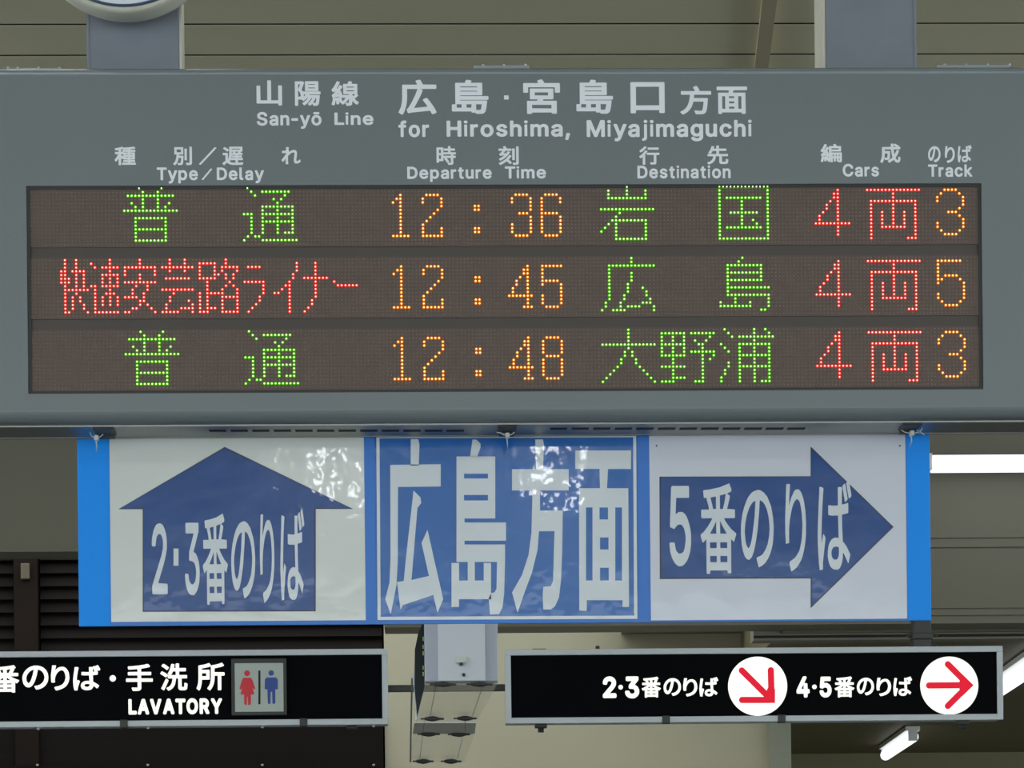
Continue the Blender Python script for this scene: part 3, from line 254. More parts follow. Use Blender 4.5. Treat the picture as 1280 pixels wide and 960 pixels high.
 'thin り': (40, -12, [[33,0,31,2,23,15,23,17,24,19,26,20,48,25,59,29,69,34,79,40,84,45,91,56,96,66,98,77,100,89,100,98,98,108,96,117,92,128,88,134,85,138,79,141,72,143,65,142,55,138,47,132,39,123,34,115,27,102,24,91,22,82,22,70,22,61,22,58,21,56,17,56,10,55,3,55,2,57,2,61,0,79,0,106,4,136,7,160,8,170,9,172,10,173,28,173,30,171,30,169,25,145,23,131,24,131,32,141,39,148,50,156,57,160,65,162,77,162,82,162,89,159,95,156,104,147,108,142,112,135,118,120,120,105,121,97,120,80,120,74,117,62,112,49,104,36,95,26,89,21,75,13,64,8,51,4,35,0]]),
 'thin ば': (16, -12, [[9,0,8,2,5,11,2,34,0,54,0,76,3,105,10,156,11,165,12,166,13,167,30,165,32,164,33,162,31,154,27,133,22,98,20,73,20,54,21,54,21,55,28,70,30,72,32,72,39,67,41,65,41,63,32,35,27,18,26,14,26,3,24,1], [89,1,81,2,73,4,64,8,60,13,56,18,53,25,52,30,53,39,56,47,59,51,64,56,73,61,80,63,91,65,102,65,110,64,111,64,109,109,108,109,75,109,59,110,57,113,57,128,58,130,60,130,82,129,103,129,109,130,109,165,112,166,129,166,131,165,132,164,130,146,130,131,145,132,159,134,163,134,164,132,164,117,163,114,147,112,131,111,130,110,130,90,133,59,133,57,142,53,154,46,170,33,172,31,172,30,163,16,162,14,160,14,145,27,136,34,133,35,132,25,130,20,126,13,121,8,116,4,106,1,100,1], [88,21,97,21,103,22,107,25,110,28,112,34,112,43,112,45,103,47,91,47,81,45,75,41,73,39,72,36,72,32,73,29,75,26,78,24,83,22], [147,136,145,139,134,167,135,168,137,170,146,173,148,172,150,170,155,158,161,143,159,140,149,136], [168,143,166,145,154,173,155,174,157,176,165,179,167,179,169,177,176,163,181,150,181,148,178,146,170,143]]),
}
# ------------------------------------------------------------------ materials
M = dict(
 ceil=mat('painted_ceiling', (214, 209, 176), .6, var=.12, vscale=1.5),
 fascia=mat('fascia_paint', (116, 113, 96), .6, var=.12, vscale=1.2),
 dark=mat('dark_timber', (22, 18, 16), .8, var=.25, spec=.1, vscale=5, stretch=(.3, 1, 6)),
 darkpost=mat('dark_brown_post', (30, 22, 18), .8, spec=.1, var=.2, vscale=5),
 beige=mat('beige_plaster', (164, 157, 132), .7, var=.05, vscale=2),
 trimgrey=mat('grey_green_paint', (134, 136, 117), .6, var=.05),
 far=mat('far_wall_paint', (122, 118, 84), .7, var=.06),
 floor=mat('platform_asphalt', (94, 92, 89), .8, var=.2, vscale=3),
 case=mat('grey_enamel', (117, 125, 127), .42, var=.05, vscale=3, bump=.0004, bscale=90),
 alu=mat('brushed_aluminium', (160, 160, 154), .5, 1, var=.06, vscale=20, stretch=(.2, 1, 1)),
 alupaint=mat('silver_frame', (196, 203, 206), .5, 0, var=.04),
 post=mat('grey_post_enamel', (126, 132, 142), .45, var=.2, vscale=9),
 posttrim=mat('cream_post_edge', (205, 202, 185), .5, var=.05),
 white=mat('white_enamel', (232, 232, 224), .4, var=.03),
 darkmetal=mat('dark_metal', (60, 62, 58), .5, .3, var=.15),
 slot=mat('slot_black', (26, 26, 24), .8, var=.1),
 rowm=mat('display_module', (97, 80, 72), .6, var=.16, vscale=30),
 gapm=mat('display_backing', (80, 73, 68), .6, var=.12, vscale=8),
 bead=mat('bead_enamel', (150, 160, 164), .3, var=.03),
 rim=mat('display_rim_shade', (52, 54, 52), .6, var=.1),
 off=mat('led_lens_off', (124, 112, 101), .35, var=.25, vscale=60),
 ink=mat('pale_lettering', (244, 247, 252), .5, var=.01),
 blue=mat('blue_plastic', (0, 148, 255), .4, var=.05, vscale=3, spec=.25),
 midblue=mat('mid_blue_print', (34, 116, 206), .3, var=.06, vscale=9),
 paper3=mat('laminated_paper_cool', (212, 216, 226), .16, var=.02, vscale=4, bump=.0010, bscale=10, coat=.3),
 paper=mat('laminated_paper', (218, 222, 216), .13, var=.02, vscale=4, bump=.0013, bscale=10, coat=.4),
 navy=mat('navy_print', (0, 68, 138), .2, var=.10, vscale=14, bump=.0013, bscale=10, coat=.4),
 royal=mat('royal_print', (34, 102, 178), .15, var=.08, vscale=14, bump=.0013, bscale=10, coat=.4),
 outline=mat('outline_print', (26, 26, 44), .3, var=.05),
 print=mat('white_print', (214, 222, 226), .16, var=.02, bump=.0013, bscale=10, coat=.4),
 tie=mat('clear_nylon', (200, 205, 200), .3, var=.05),
 black=mat('black_acrylic', (8, 10, 13), .6, var=.2, spec=.03),
 picto=mat('picto_panel', (178, 188, 180), .45, var=.04),
 red=mat('red_print', (214, 40, 52), .45, var=.04), pblue=mat('blue_figure_print', (44, 74, 150), .45, var=.04),
 clock=mat('clock_cream', (205, 205, 190), .35, var=.03), ring=mat('clock_navy_ring', (70, 84, 112), .35, var=.03),
 dial=mat('clock_dial', (236, 242, 250), .3, var=.01),
 glow=emit('backlit_white', (255, 255, 244), 1.15), glowred=emit('backlit_red', (226, 40, 60), 1.0),
 tubebright=emit('added_fluorescent_tube', (244, 248, 255), 12),
 tubeglow=emit('fluorescent_tube', (244, 248, 255), 1.5),
 cab=mat('cabinet_white', (212, 218, 224), .4, var=.03), cabside=mat('cabinet_grey_strip', (180, 186, 198), .4, var=.03),
 cabbar=mat('cabinet_bar', (206, 212, 204), .5, var=.04), glint=mat('yellow_green_glint', (170, 190, 90), .4, var=.3, vscale=30),
 smoke=mat('dark_glass', (26, 32, 30), .25, var=.1),
)
def glassmat():
    m = bpy.data.materials.new('clear_acrylic'); m.use_nodes = True; b = m.node_tree.nodes['Principled BSDF']
    b.inputs['Base Color'].default_value = (.80, .86, .82, 1); b.inputs['Roughness'].default_value = .1
    b.inputs['Alpha'].default_value = .22; return m
M['clear'] = glassmat()
LED = {}
for k, nm, tip, mid, rim in (('g', 'green', (.62, 1, .34, 3.2), (.17, .66, .02, 1.0), (.05, .30, .004, .9)), ('r', 'red', (1, .50, .36, 3.0), (1, .12, .08, 1.1), (.62, .012, .025, .95)), ('o', 'orange', (1, .80, .30, 3.0), (.95, .34, .03, 1.0), (.50, .10, .006, .95))):
    LED[k] = [emit('led_' + nm + a, c[:3], c[3], False) for a, c in (('_tip', tip), ('_lens', mid), ('_halo', rim))]  # outermost ring glows dimly to stand for the halo round each dot

# ------------------------------------------------------------------ setting
def structure(name): 
    o = bpy.data.objects.new(name, None); COL.objects.link(o); o['kind'] = 'structure'; return o
MB().box(-14, 14, -12, 40, -.15, 0).build('floor', M['floor'])['kind'] = 'structure'
CZ = 4.2
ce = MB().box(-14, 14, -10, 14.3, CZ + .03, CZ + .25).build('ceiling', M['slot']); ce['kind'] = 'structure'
# planks across the ceiling; the joints sit where the photograph shows them
yj = UZ(640, 30, CZ)[1]; yk = UZ(640, 68.5, CZ)[1]; pw = yk - yj
n0 = int((yj + 9) / pw); plank = None
for i in range(-n0, 22):
    y0 = yj + i * pw
    if y0 + pw > 14.2: break
    if plank is None:
        me = MB().box(-9, 9, .008, pw - .008, 0, .012).box(-9, 9, .007, pw - .007, .001, .03, mi=1).build('plank', [M['ceil'], M['slot']], ce); plank = me; me.location = (0, y0, CZ)  # joint sides painted black to stand for the shade in the gaps
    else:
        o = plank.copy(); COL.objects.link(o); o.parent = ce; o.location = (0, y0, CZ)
xa, ya = UZ(961, 0, CZ); xb, yb = UZ(951, 82, CZ)
d = (Vector((xb, yb, 0)) - Vector((xa, ya, 0))); d.normalize(); n_ = Vector((-d.y, d.x, 0)) * .020
A = Vector((xa, ya, CZ)) - d * 1.6; B = Vector((xb, yb, CZ)) + d * 1.4
MB().add([A - n_, A + n_, B + n_, B - n_] + [p - Vector((0, 0, .022)) for p in (A - n_, A + n_, B + n_, B - n_)], [(0, 1, 2, 3), (7, 6, 5, 4), (0, 4, 5, 1), (1, 5, 6, 2), (2, 6, 7, 3), (3, 7, 4, 0)]).build('joint_cover', mat('batten_paint', (176, 166, 136), .6), ce)

# upper bulkhead at depth 14: left bay and right bay
YF = 14.3
zl = U(50, 690, YF)[1]; xs = U(480, 740, YF)[0]
t1 = MB().box(-9, xs, YF, YF + .25, zl, CZ + .3).build('trim_1', M['fascia']); t1['kind'] = 'structure'
MB().box(-9, xs, YF - .012, YF, zl, zl + .012).build('edge_bead', M['fascia'], t1)
zr = U(1220, 779, YF)[1]
t2 = MB().box(xs, 9, YF + .015, YF + .3, zr, CZ + .3).build('trim_2', M['fascia']); t2['kind'] = 'structure'
za = U(1220, 674, YF)[1]; zb_ = U(1220, 685, YF)[1]; zc = U(1220, 762, YF)[1]; zd = U(1220, 770, YF)[1]
for a, b in ((CZ + .2, za + .008), (zb_ - .004, zc + .008), (zd - .004, zr)):
    MB().box(xs, 9, YF, YF + .015, b, a).build('panel', M['fascia'], t2)
for a, b in ((za, zb_), (zc, zd)):
    MB().box(xs, 9, YF - .006, YF + .015, b + .004, a).build('joint_strip', M['fascia'], t2)
zq = U(1220, 801, YF + .4)[1]
MB().box(U(988, 790, YF + .4)[0] - .2, 9, YF + .31, YF + .45, zq, zr + .3).build('trim_5', M['fascia'])['kind'] = 'structure'
MB().box(U(988, 790, YF + .4)[0] - .2, 9, YF + .30, YF + .31, zq + .012, zq + .024).build('trim_6', M['slot'])['kind'] = 'structure'
# left dark louvred wall
YW = 16.5
x480 = U(480.5, 860, YW)[0]
wl = MB().box(-9, x480, YW + .06, YW + .3, 0, 4.4).build('wall_left', M['dark']); wl['kind'] = 'structure'
px0, px1 = U(19, 760, YW)[0], U(48, 760, YW)[0]
slat = None
def slats(xa, xb):
    z = U(60, 700, YW)[1]; pz = (U(60, 700, YW)[1] - U(60, 716.3, YW)[1]); first = None
    for i in range(-3, 14):
        if first is None:
            first = MB().add([(xa, 0, 0), (xb, 0, 0), (xb, .035, pz * .85), (xa, .035, pz * .85), (xa, .012, -.004), (xb, .012, -.004), (xb, .047, pz * .85), (xa, .047, pz * .85)],
                 [(0, 1, 2, 3), (7, 6, 5, 4), (0, 4, 5, 1), (3, 2, 6, 7), (0, 3, 7, 4), (1, 5, 6, 2)]).build('slat', M['dark'], wl); o = first
        else:
            o = first.copy(); COL.objects.link(o); o.parent = wl
        o.location = (0, YW, z - i * pz)
slats(-3.4, px0 - .01); slats(px1 + .01, x480 - .01)
MB().box(px0, px1, YW - .05, YW + .06, 0, 4.3).build('post', M['darkpost'], wl)
za_ = U(33, 706, YW)[1]; zb2 = U(33, 726, YW)[1]; bx0 = U(28, 716, YW)[0]; bx1 = U(39, 716, YW)[0]
pl = MB((bx0, YW, zb2)).box(bx0, bx1, YW - .075, YW - .05, zb2, za_, c=.006).build('junction_box', mat('tan_plastic', (84, 74, 54), .6)); pl['label'] = 'small tan box fixed high on the dark brown post at the far left'; pl['category'] = 'junction box'
# dark band wall below the lavatory sign
zt_ = U(240, 905, YW)[1]; zs_ = U(240, 955.5, YW)[1]
MB().box(-3.4, x480 - .01, YW - .03, YW + .06, zs_ + .0, zt_).build('lower_panel', M['dark'], wl)
rl = MB().box(-3.4, x480 - .01, YW - .06, YW + .06, zs_ - .25, zs_).build('ledge', M['dark'], wl)
for u in (47, 185, 328, 467):
    x, z = U(u, 956.5, YW - .06); MB().box(x - .007, x + .007, YW - .075, YW - .06, z - .006, z + .006, c=.002).build('screw', M['alu'], rl)
# centre beige wall with grey-green corner post, right recess and far wall
x960, x988 = U(961, 930, YW)[0], U(988, 930, YW)[0]
wb = MB().box(x480, x960, YW, YW + .3, 0, 4.4).build('wall_back', M['beige']); wb['kind'] = 'structure'
MB().box(x960, x988, YW - .03, YW + .3, 0, 4.4).build('trim_3', M['trimgrey'])['kind'] = 'structure'
# lip under the bulkhead above the right sign
xA, zA = U(779, 784, YW - .2); xB, zB = U(958, 793, YW - .2)
MB().box(xA, xB, YW - .22, YW - .001, zA - .018, zA + .3).build('trim_4', M['fascia'])['kind'] = 'structure'
YR = 24.0
zc2 = U(1150, 941, YR)[1]
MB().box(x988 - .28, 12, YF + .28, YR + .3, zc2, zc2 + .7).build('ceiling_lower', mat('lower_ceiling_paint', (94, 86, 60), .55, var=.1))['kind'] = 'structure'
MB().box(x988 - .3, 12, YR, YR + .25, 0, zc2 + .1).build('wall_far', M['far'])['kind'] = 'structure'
MB().box(x988 - .02, x988, YW + .3, YR + .2, 0, 4.3).build('wall_right', M['trimgrey'])['kind'] = 'structure'

# ------------------------------------------------------------------ fluorescent lamps
def lamp(label, a, b, r, power, housing=True, back=None, group=None, hang=.0, tubes=1, offscreen=False, cat='lamp', bright=False):
    a = Vector(a); b = Vector(b); t = thing('fluorescent_lamp', label, cat, a, group)
    d = (b - a).normalized(); s = d.cross(Vector((0, 0, 1))).normalized(); up = Vector((0, 0, 1))
    def slab(mb, w_, z0, z1, e=0):
        p = [a - d * e - s * w_, a - d * e + s * w_, b + d * e + s * w_, b + d * e - s * w_]
        mb.add([q + up * z0 for q in p] + [q + up * z1 for q in p], [(0, 1, 2, 3), (7, 6, 5, 4), (0, 4, 5, 1), (1, 5, 6, 2), (2, 6, 7, 3), (3, 7, 4, 0)])
    if back:
        MB(a).box(a.x + .02, b.x - .02, a.y + r * .2, back, a.z + r * .1, a.z + r * .6).build('housing', M['white'], t)
    elif housing:
        mb = MB(a); slab(mb, r * 1.25, r * 1.1, r * 1.1 + .03, .01); mb.build('housing', M['white'], t)
    for k in range(tubes):
        off = s * ((k - (tubes - 1) / 2) * r * 2.6)
        MB(a).tube([a + off, b + off], r, 14).build('tube', M['tubebright' if bright else 'tubeglow'], t, smooth=True)
    for e, dd in ((a, -1), (b, 1)):
        mb = MB(a); c = e + d * dd * .008; p = [c + s * sx * r * .8 + d * dx * .008 for sx, dx in ((-1, -1), (1, -1), (1, 1), (-1, 1))]
        mb.add([q - up * r * .7 for q in p] + [q + up * r * 1.1 for q in p], [(0, 1, 2, 3), (7, 6, 5, 4), (0, 4, 5, 1), (1, 5, 6, 2), (2, 6, 7, 3), (3, 7, 4, 0)]); mb.build('end_cap', M['white'], t)
    if power:
        ld = bpy.data.lights.new('lamp_light', 'AREA'); ld.shape = 'RECTANGLE'; ld.size = (b - a).length; ld.size_y = .12; ld.energy = power; ld.color = (.95, .98, 1)
        lo = bpy.data.objects.new('lamp_light', ld); COL.objects.link(lo); c = (a + b) / 2 - up * (r * 1.4)
        lo.location = c - a; lo.parent = t; lo.rotation_euler = (0, 0, math.atan2(d.y, d.x))
    return t
x0, z0 = U(1164, 580, 14.0); x1, _ = U(1395, 580, 14.0)
lamp('horizontal white fluorescent lamp on the grey bulkhead right of the blue banner', (x0, 14.0, z0), (x1, 14.0, z0), .043, .4, back=YF - .0005)
zt = zc2 - .083
xa, ya = UZ(1141, 921, zt); xb, yb = UZ(1107, 944, zt)
lamp('short slanting fluorescent lamp below the black sign with two red arrows', (xa, ya, zt), (xb, yb, zt), .042, 10)
xa, ya = UZ(1302, 826, zt); xb, yb = UZ(1222, 880, zt)
lamp('slanting fluorescent lamp beyond the right end of the black sign with two red arrows', (xa, ya, zt), (xb, yb, zt), .044, 14)
# unseen lamps added on the plank ceiling for light and poster highlights
for xa, xb, y, p, where in ((-.5, -.5, -2.5, 10, 'behind the camera on the left'), (.66, .66, -2.3, 12, 'behind the camera on the right'), (-3.4, -2.2, 2.2, 26, 'left of and before the board'), (2.6, 3.8, 2.2, 22, 'right of and before the board'),
                              (-1.7, -.5, 6.75, 10, 'just behind the board above the clock'), (-2.6, -1.4, 9.2, 18, 'beyond the board on the left'), (1.6, 2.8, 9.8, 8, 'beyond the board on the right')):
    lamp('unseen twin-tube fluorescent lamp added on the plank ceiling, ' + where, (xa, y, CZ - .052), (xb, y if xb > xa else y - 1.2, CZ - .052), .018, p, group='added ceiling fluorescent lamps out of view', tubes=2, bright=True)

# ------------------------------------------------------------------ departure board
YB = 6.0
bd_x, bd_z = U(640, 310, YB)
board = thing('departure_board', 'long grey departure board with glowing dot-matrix train times', 'departure board', (bd_x, YB, bd_z))
O = (bd_x, YB, bd_z)
xL, xR = U(-95, 300, YB)[0], U(1385, 300, YB)[0]
wL, wR = U(34, 360, YB)[0], U(1228, 360, YB)[0]
wt = (U(34, 232.3, YB)[1] + U(1228, 229.2, YB)[1]) / 2; wbm = (U(34, 492, YB)[1] + U(1228, 487, YB)[1]) / 2
zt = (U(0, 86.5, YB)[1] + U(1280, 81, YB)[1]) / 2; zbt = (U(50, 528.5, YB)[1] + U(1210, 521, YB)[1]) / 2
DEP = .165
PT = [(DEP, zt), (.010, zt), (.006, zt - .003), (.006, zt - .0105), (.0005, zt - .0108), (0, zt - .012), (0, wt)]
PBt = [(0, wbm)] + [(.030 - .030 * math.cos(a), zbt + .026 - .026 * math.sin(a)) for a in [i * math.pi / 16 for i in range(0, 9)]] + [(DEP, zbt)]
mb = MB(O)
def sweep(P, a, b):
    n = len(P); vs = [(a, YB + y, z) for y, z in P] + [(b, YB + y, z) for y, z in P]
    mb.add(vs, [(i, i + 1, i + 1 + n, i + n) for i in range(n - 1)])
sweep(PT + PBt, xL, wL); sweep(PT + PBt, wR, xR); sweep(PT + [(.012, wt)], wL, wR); sweep([(.012, wbm)] + PBt, wL, wR)
for x in (wL, wR): mb.add([(x, YB, wbm), (x, YB + .012, wbm), (x, YB + .012, wt), (x, YB, wt)], [(0, 1, 2, 3)])
for x in (xL, xR): mb.add([(x, YB + y, z) for y, z in PT + PBt], [tuple(range(len(PT + PBt)))])
mb.add([(xL, YB + DEP, zbt), (xR, YB + DEP, zbt), (xR, YB + DEP, zt), (xL, YB + DEP, zt)], [(0, 1, 2, 3)])
casing = mb.build('casing', M['case'], board)
bpy.context.view_layer.update()
for p in casing.data.polygons: p.use_smooth = False
MB(O).tube([(xL, YB + .0012, zt - .0128), (xR, YB + .0012, zt - .0128)], .0030, 12).build('top_bead', M['bead'], board, True)  # paler than the casing: the edge highlight is put into its colour
# display
MB(O).box(wL, wR, YB + .0095, YB + .0125, wbm, wt).build('display_backing', M['gapm'], board)
mb = MB(O)
for a, b, c, e in ((wL, wR, wt - .006, wt), (wL, wR, wbm, wbm + .006), (wL, wL + .007, wbm + .006, wt - .006), (wR - .007, wR, wbm + .006, wt - .006)): mb.box(a, b, YB + .004, YB + .0095, c, e)
mb.build('display_rim_shade', M['rim'], board)  # dark strips standing for the shadow round the recessed window
YD = YB + .0065
gx0 = U(39.4, 360, YD)[0]; gx1 = U(1223.2, 360, YD)[0]; P_ = (gx1 - gx0) / 255
rowz = [U(792, v, YD)[1] for v in (233.9, 322.9, 412.3)]
def rows(s):                    # 'r:a-b,c;...' -> {(row, col)}
    o = set()
    for part in s.split(';'):
        r, cs = part.split(':')
        rr = [int(t) for t in r.split('-')]; rr = range(rr[0], rr[-1] + 1)
        for q in cs.split(','):
            ab = [int(t) for t in q.split('-')]
            for i in rr:
                for k in range(ab[0], ab[-1] + 1): o.add((i, k))
    return o
D = {
 '普': '0:4,10;1:5,9;2:1-13;3:5,9;4:2,5,9,12;5:3,5,9,11;6:0-14;8:3-11;9-10:3,11;11:3-11;12-13:3,11;14:3-11',
 '通': '0:1;1:2,5-12;2:3,11;3:8,10;4:9;5:5-13;6:5,9,13;7:0-2,5-13;8:2,5,9,13;9:2,5-13;10-11:2,5,9,13;12:2,5,9,11-13;13:1,3,4;14:0,5-14',
 '1': '2:2;3:1,2;4:0,2;5-12:2;13:0-4',
 '2': '2:1-4;3-4:0,5;5:5;6:4;7:3;8:2;9:1;10:0;11-12:0,5;13:0-5',
 ':': '5-6:0,1;11-12:0,1',
 '3': '2:1-4;3-4:0,5;5-6:5;7:2-4;8-9:5;10-12:0,5;13:1-4',
 '6': '2:1-4;3-4:0,5;5-6:0;7:0-4;8-12:0,5;13:1-4',
 '4': '2:5;3-4:4,5;5:3,5;6-7:2,5;8-9:1,5;10:0-6;11-12:5;13:4-6',
 '5': '2:0-5;3-5:0;6:0-4;7:0,5;8-9:5;10-12:0,5;13:1-4',
 '8': '2:1-4;3-6:0,5;7:1-4;8-12:0,5;13:1-4',
 '岩': '0:7;1-2:2,7,12;3:2-12;6:0-14;7:5;8:4;9:3-12;10:2,4,12;11:1,4,12;12:0,4,12;13:4,12;14:4-12',
 '国': '0:0-13;1-13:0,13;14:0-13;3:2-11;4-6:6;7:3-10;8:6;9:6,9;10:6,10;11:2-11',
 'B4': '1:6;2-3:5,6;4:4,6;5-6:3,6;7:2,6;8-9:1,6;10:0-9;11-13:6',
 '両': '1:0-14;2-3:7;4:1-13;5-6:1,7,13;7-10:1,4,7,10,13;11:1,4-10,13;12-13:1,13;14:1,11-13',
 'B3': '1:2-5;2:1,6;3:0,7;4:0,7;5:7;6:6;7:3-5;8:6;9:7;10-11:0,7;12:1,6;13:2-5',
 'B5': '1:0-6;2-4:0;5:0,2-5;6:0,1,6;7:0,7;8-9:7;10-11:0,7;12:1,6;13:2-5',
 '広': '0-1:8;2:2-14;3:2;4-6:2,8;7:2,7;8:2,7,11;9:2,7,12;10:2,6,12;11:2,6,13;12:1,5,11-13;13:1,5,7-10,14;14:0,3-6,14',
 '島': '0:6;1:5;2:2-11;3:2,11;4:2-11;5:2,11;6:2-11;7:2;8:2-13;9:2;10:2-13;11:4,13;12:0,4,8,13;13:0-8,13;14:11,12',
 '大': '0-3:7;4:0-14;5:7;6-7:6,8;8-9:5,9;10:4,10;11:3,11;12:2,12;13:1,13;14:0,14',
 '野': '1:0-6,8-14;2:0,3,6,13;3:0,3,6,9,12;4:0-6,10,11;5:0,3,6,11;6:0,3,6,8-14;7:0-6,11,14;8:3,11,13;9:3,11;10:0-6,11;11-12:3,11;13:3-6,11;14:0-3,9-11',
 '浦': '0:1,9,12;1:2,9,13;2:3,5-14;3:9;4:0,5-13;5:1,5,9,13;6:2,5,9,13;7:5-13;8:5,9,13;9:2,5,9,13;10:2,5-13;11-12:1,5,9,13;13:0,5,9,13;14:0,5,9,11-13',
 'LINER': '0:9,12,21,29,37,41,52;1:9,12,16,21,29,37,41,45-49,52,71,76;2:9,12,17,19-23,25-33,35-43,45,49,51-55,58-61,71,76;3:8,9,11-14,21,25,33,37,41,45,49,51,55,71,76;'
          '4:8,9,12,14,19-23,25,29,33,45,49,50,52,54,70,76;5:8-10,12,14,19,21,23,29,36-42,45-49,52,54,70,73-79;6:8-10,12,14,19,21,23,25-33,47,53,57-62,69,76,81;'
          '7:9,12,14,16,17,19-23,28,31,47,52,54,62,68,69,76,82-87;8:9-15,17,21,27,31,35-43,47,51,55,62,67,69,76;9:9,12,17,20-22,27,30,38,45,47-51,55,62,65,66,69,76;'
          '10:9,11,13,17,19,21,23,25-28,30,37,45,47,51-55,61,69,76;11:9,11,13,17,19,21,23,29,30,37,42,45,47,51,55,61,69,75;12:9,11,14,17,19,21,23,29,31,36,43,45,47,51,55,60,69,75;'
          '13:9,11,14,17,27,28,32,36,40-43,45,47-49,51,55,59,69,74;14:9,10,15,17-23,25,26,33,35-39,43,45-47,51-55,58,69,73',
}
LINES = [
 [('g', [('普', 25), ('通', 57)]), ('o', [('1', 97), ('2', 105), (':', 119), ('3', 129), ('6', 137)]), ('g', [('岩', 153), ('国', 185)]), ('r', [('B4', 211), ('両', 225)]), ('o', [('B3', 244)])],
 [('r', [('LINER', 0)]), ('o', [('1', 97), ('2', 105), (':', 119), ('4', 128), ('5', 137)]), ('g', [('広', 153), ('島', 185)]), ('r', [('B4', 211), ('両', 225)]), ('o', [('B5', 244)])],
 [('g', [('普', 25), ('通', 57)]), ('o', [('1', 97), ('2', 105), (':', 119), ('4', 128), ('8', 137)]), ('g', [('大', 153), ('野', 169), ('浦', 185)]), ('r', [('B4', 211), ('両', 225)]), ('o', [('B3', 244)])],
]
CN = {'g': 'green', 'r': 'red', 'o': 'orange'}
def led(mb, x, z, lit):
    if lit:
        n = 8; vs = []
        for rr, dy in ((.0041, 0), (.0028, .0008), (.0014, .0024)): vs += [(x + rr * math.cos(2 * math.pi * k / n), YD - dy - .0001, z + rr * math.sin(2 * math.pi * k / n)) for k in range(n)]
        vs.append((x, YD - .0030, z)); q = range(n)
        mb.add(vs, [(k, (k + 1) % n, (k + 1) % n + n, k + n) for k in q], 2); mb.add(vs[n:], [(k, (k + 1) % n, (k + 1) % n + n, k + n) for k in q], 1)
        mb.add(vs[2 * n:], [(k, (k + 1) % n, n) for k in q], 0)
    else:
        n = 6; r1 = .0021
        vs = [(x + r1 * math.cos(2 * math.pi * k / n), YD, z + r1 * math.sin(2 * math.pi * k / n)) for k in range(n)] + [(x, YD - .0014, z)]
        mb.add(vs, [(k, (k + 1) % n, n) for k in range(n)])
def quick(mb, name, m, parent):
    me = bpy.data.meshes.new(name); me.from_pydata(mb.v, [], mb.f); o = new(name, me, m, parent)
    me.polygons.foreach_set('material_index', mb.mi); return o
for li, (z0r, groups) in enumerate(zip(rowz, LINES)):
    row = MB(O).box(wL + .007, wR - .007, YD, YB + .0095, z0r - 15 * P_ - P_ * .75, z0r + P_ * .62).build('display_row', M['rowm'], board)
    lit = set()
    for colr, chars in groups:
        mb = MB(O)
        for ch, c0 in chars:
            for r_, c_ in rows(D[ch]):
                lit.add((r_, c_ + c0)); led(mb, gx0 + (c_ + c0) * P_, z0r - r_ * P_, True)
        o = quick(mb, 'lit_dots', LED[colr], row); o['kind'] = 'stuff'; o['label'] = CN[colr] + ' glowing dots'
    mb = MB(O)
    for r_ in range(16):
        for c_ in range(256):
            if (r_, c_) not in lit: led(mb, gx0 + c_ * P_, z0r - r_ * P_, False)
    o = quick(mb, 'unlit_dots', M['off'], row); o['kind'] = 'stuff'
# writing on the casing, each line its own part
for items in (
 [('山', 320.6, 100.5, 352.5, 132), ('陽', 368.6, 101.6, 400.8, 132.4), ('線', 414.4, 101.6, 448.5, 132.4)],
 [('San-yō', 321, 139.9, 402, 161.2), ('Line', 418, 140.5, 466.9, 156.4)],
 [('広', 498, 99.8, 545.6, 143.3), ('島', 564.7, 99.8, 610.6, 142.5), ([rect(630, 119.3, 635.8, 124.5)],), ('宮', 654, 99.4, 700, 142.5), ('島', 720.3, 99.6, 766.2, 142.3), ('口', 788, 102.7, 830.8, 141.7), ('方', 850.3, 107.5, 889, 143.3), ('面', 895.8, 108.3, 934, 142.5)],
 [('for', 498, 150.6, 536.3, 171.7), ('Hiroshima,', 558.2, 150.6, 712.6, 175.2), ('Miyajimaguchi', 733.3, 149.8, 939.7, 176.8)],
 [('種', 143.2, 183.4, 169.9, 206.6), ('別', 216.4, 183.4, 240, 206.6), ([[(268.4, 184), (270.9, 184.8), (251, 206.2), (248.4, 205.4)]],), ('遅', 278, 183.4, 304.1, 206.6), ('れ', 351.8, 184, 375.7, 205.4)],
 [('Type', 196, 209.3, 247.5, 229.5), ([[(263.4, 210.6), (265.5, 211.4), (254, 225.2), (251.9, 224.4)]],), ('Delay', 271, 209.3, 330, 229.2)],
 [('時', 545.6, 182.7, 570, 206.3), ('刻', 623.2, 182.7, 648.4, 206.3)],
 [('Departure', 509, 208.3, 614.7, 227.4), ('Time', 631, 207.9, 682.5, 223.3)],
 [('行', 799, 183, 824.3, 206), ('先', 884, 182, 910.4, 205.6)],
 [('Destination', 796.7, 207, 913.3, 223.3)],
 [('編', 1025.7, 180, 1052.2, 203), ('成', 1100, 179.6, 1125.6, 203.8)],
 [('Cars', 1053.3, 204.8, 1098.6, 221)],
 [('の', 1160, 182.8, 1175.6, 203), ('り', 1181, 182.8, 1193.4, 203.8), ('ば', 1197, 181.4, 1214.5, 203)],
 [('Track', 1160, 205.6, 1215.3, 221.3)]):
    writing('lettering', items, YB, M['ink'], board, O, shift=-.0006)
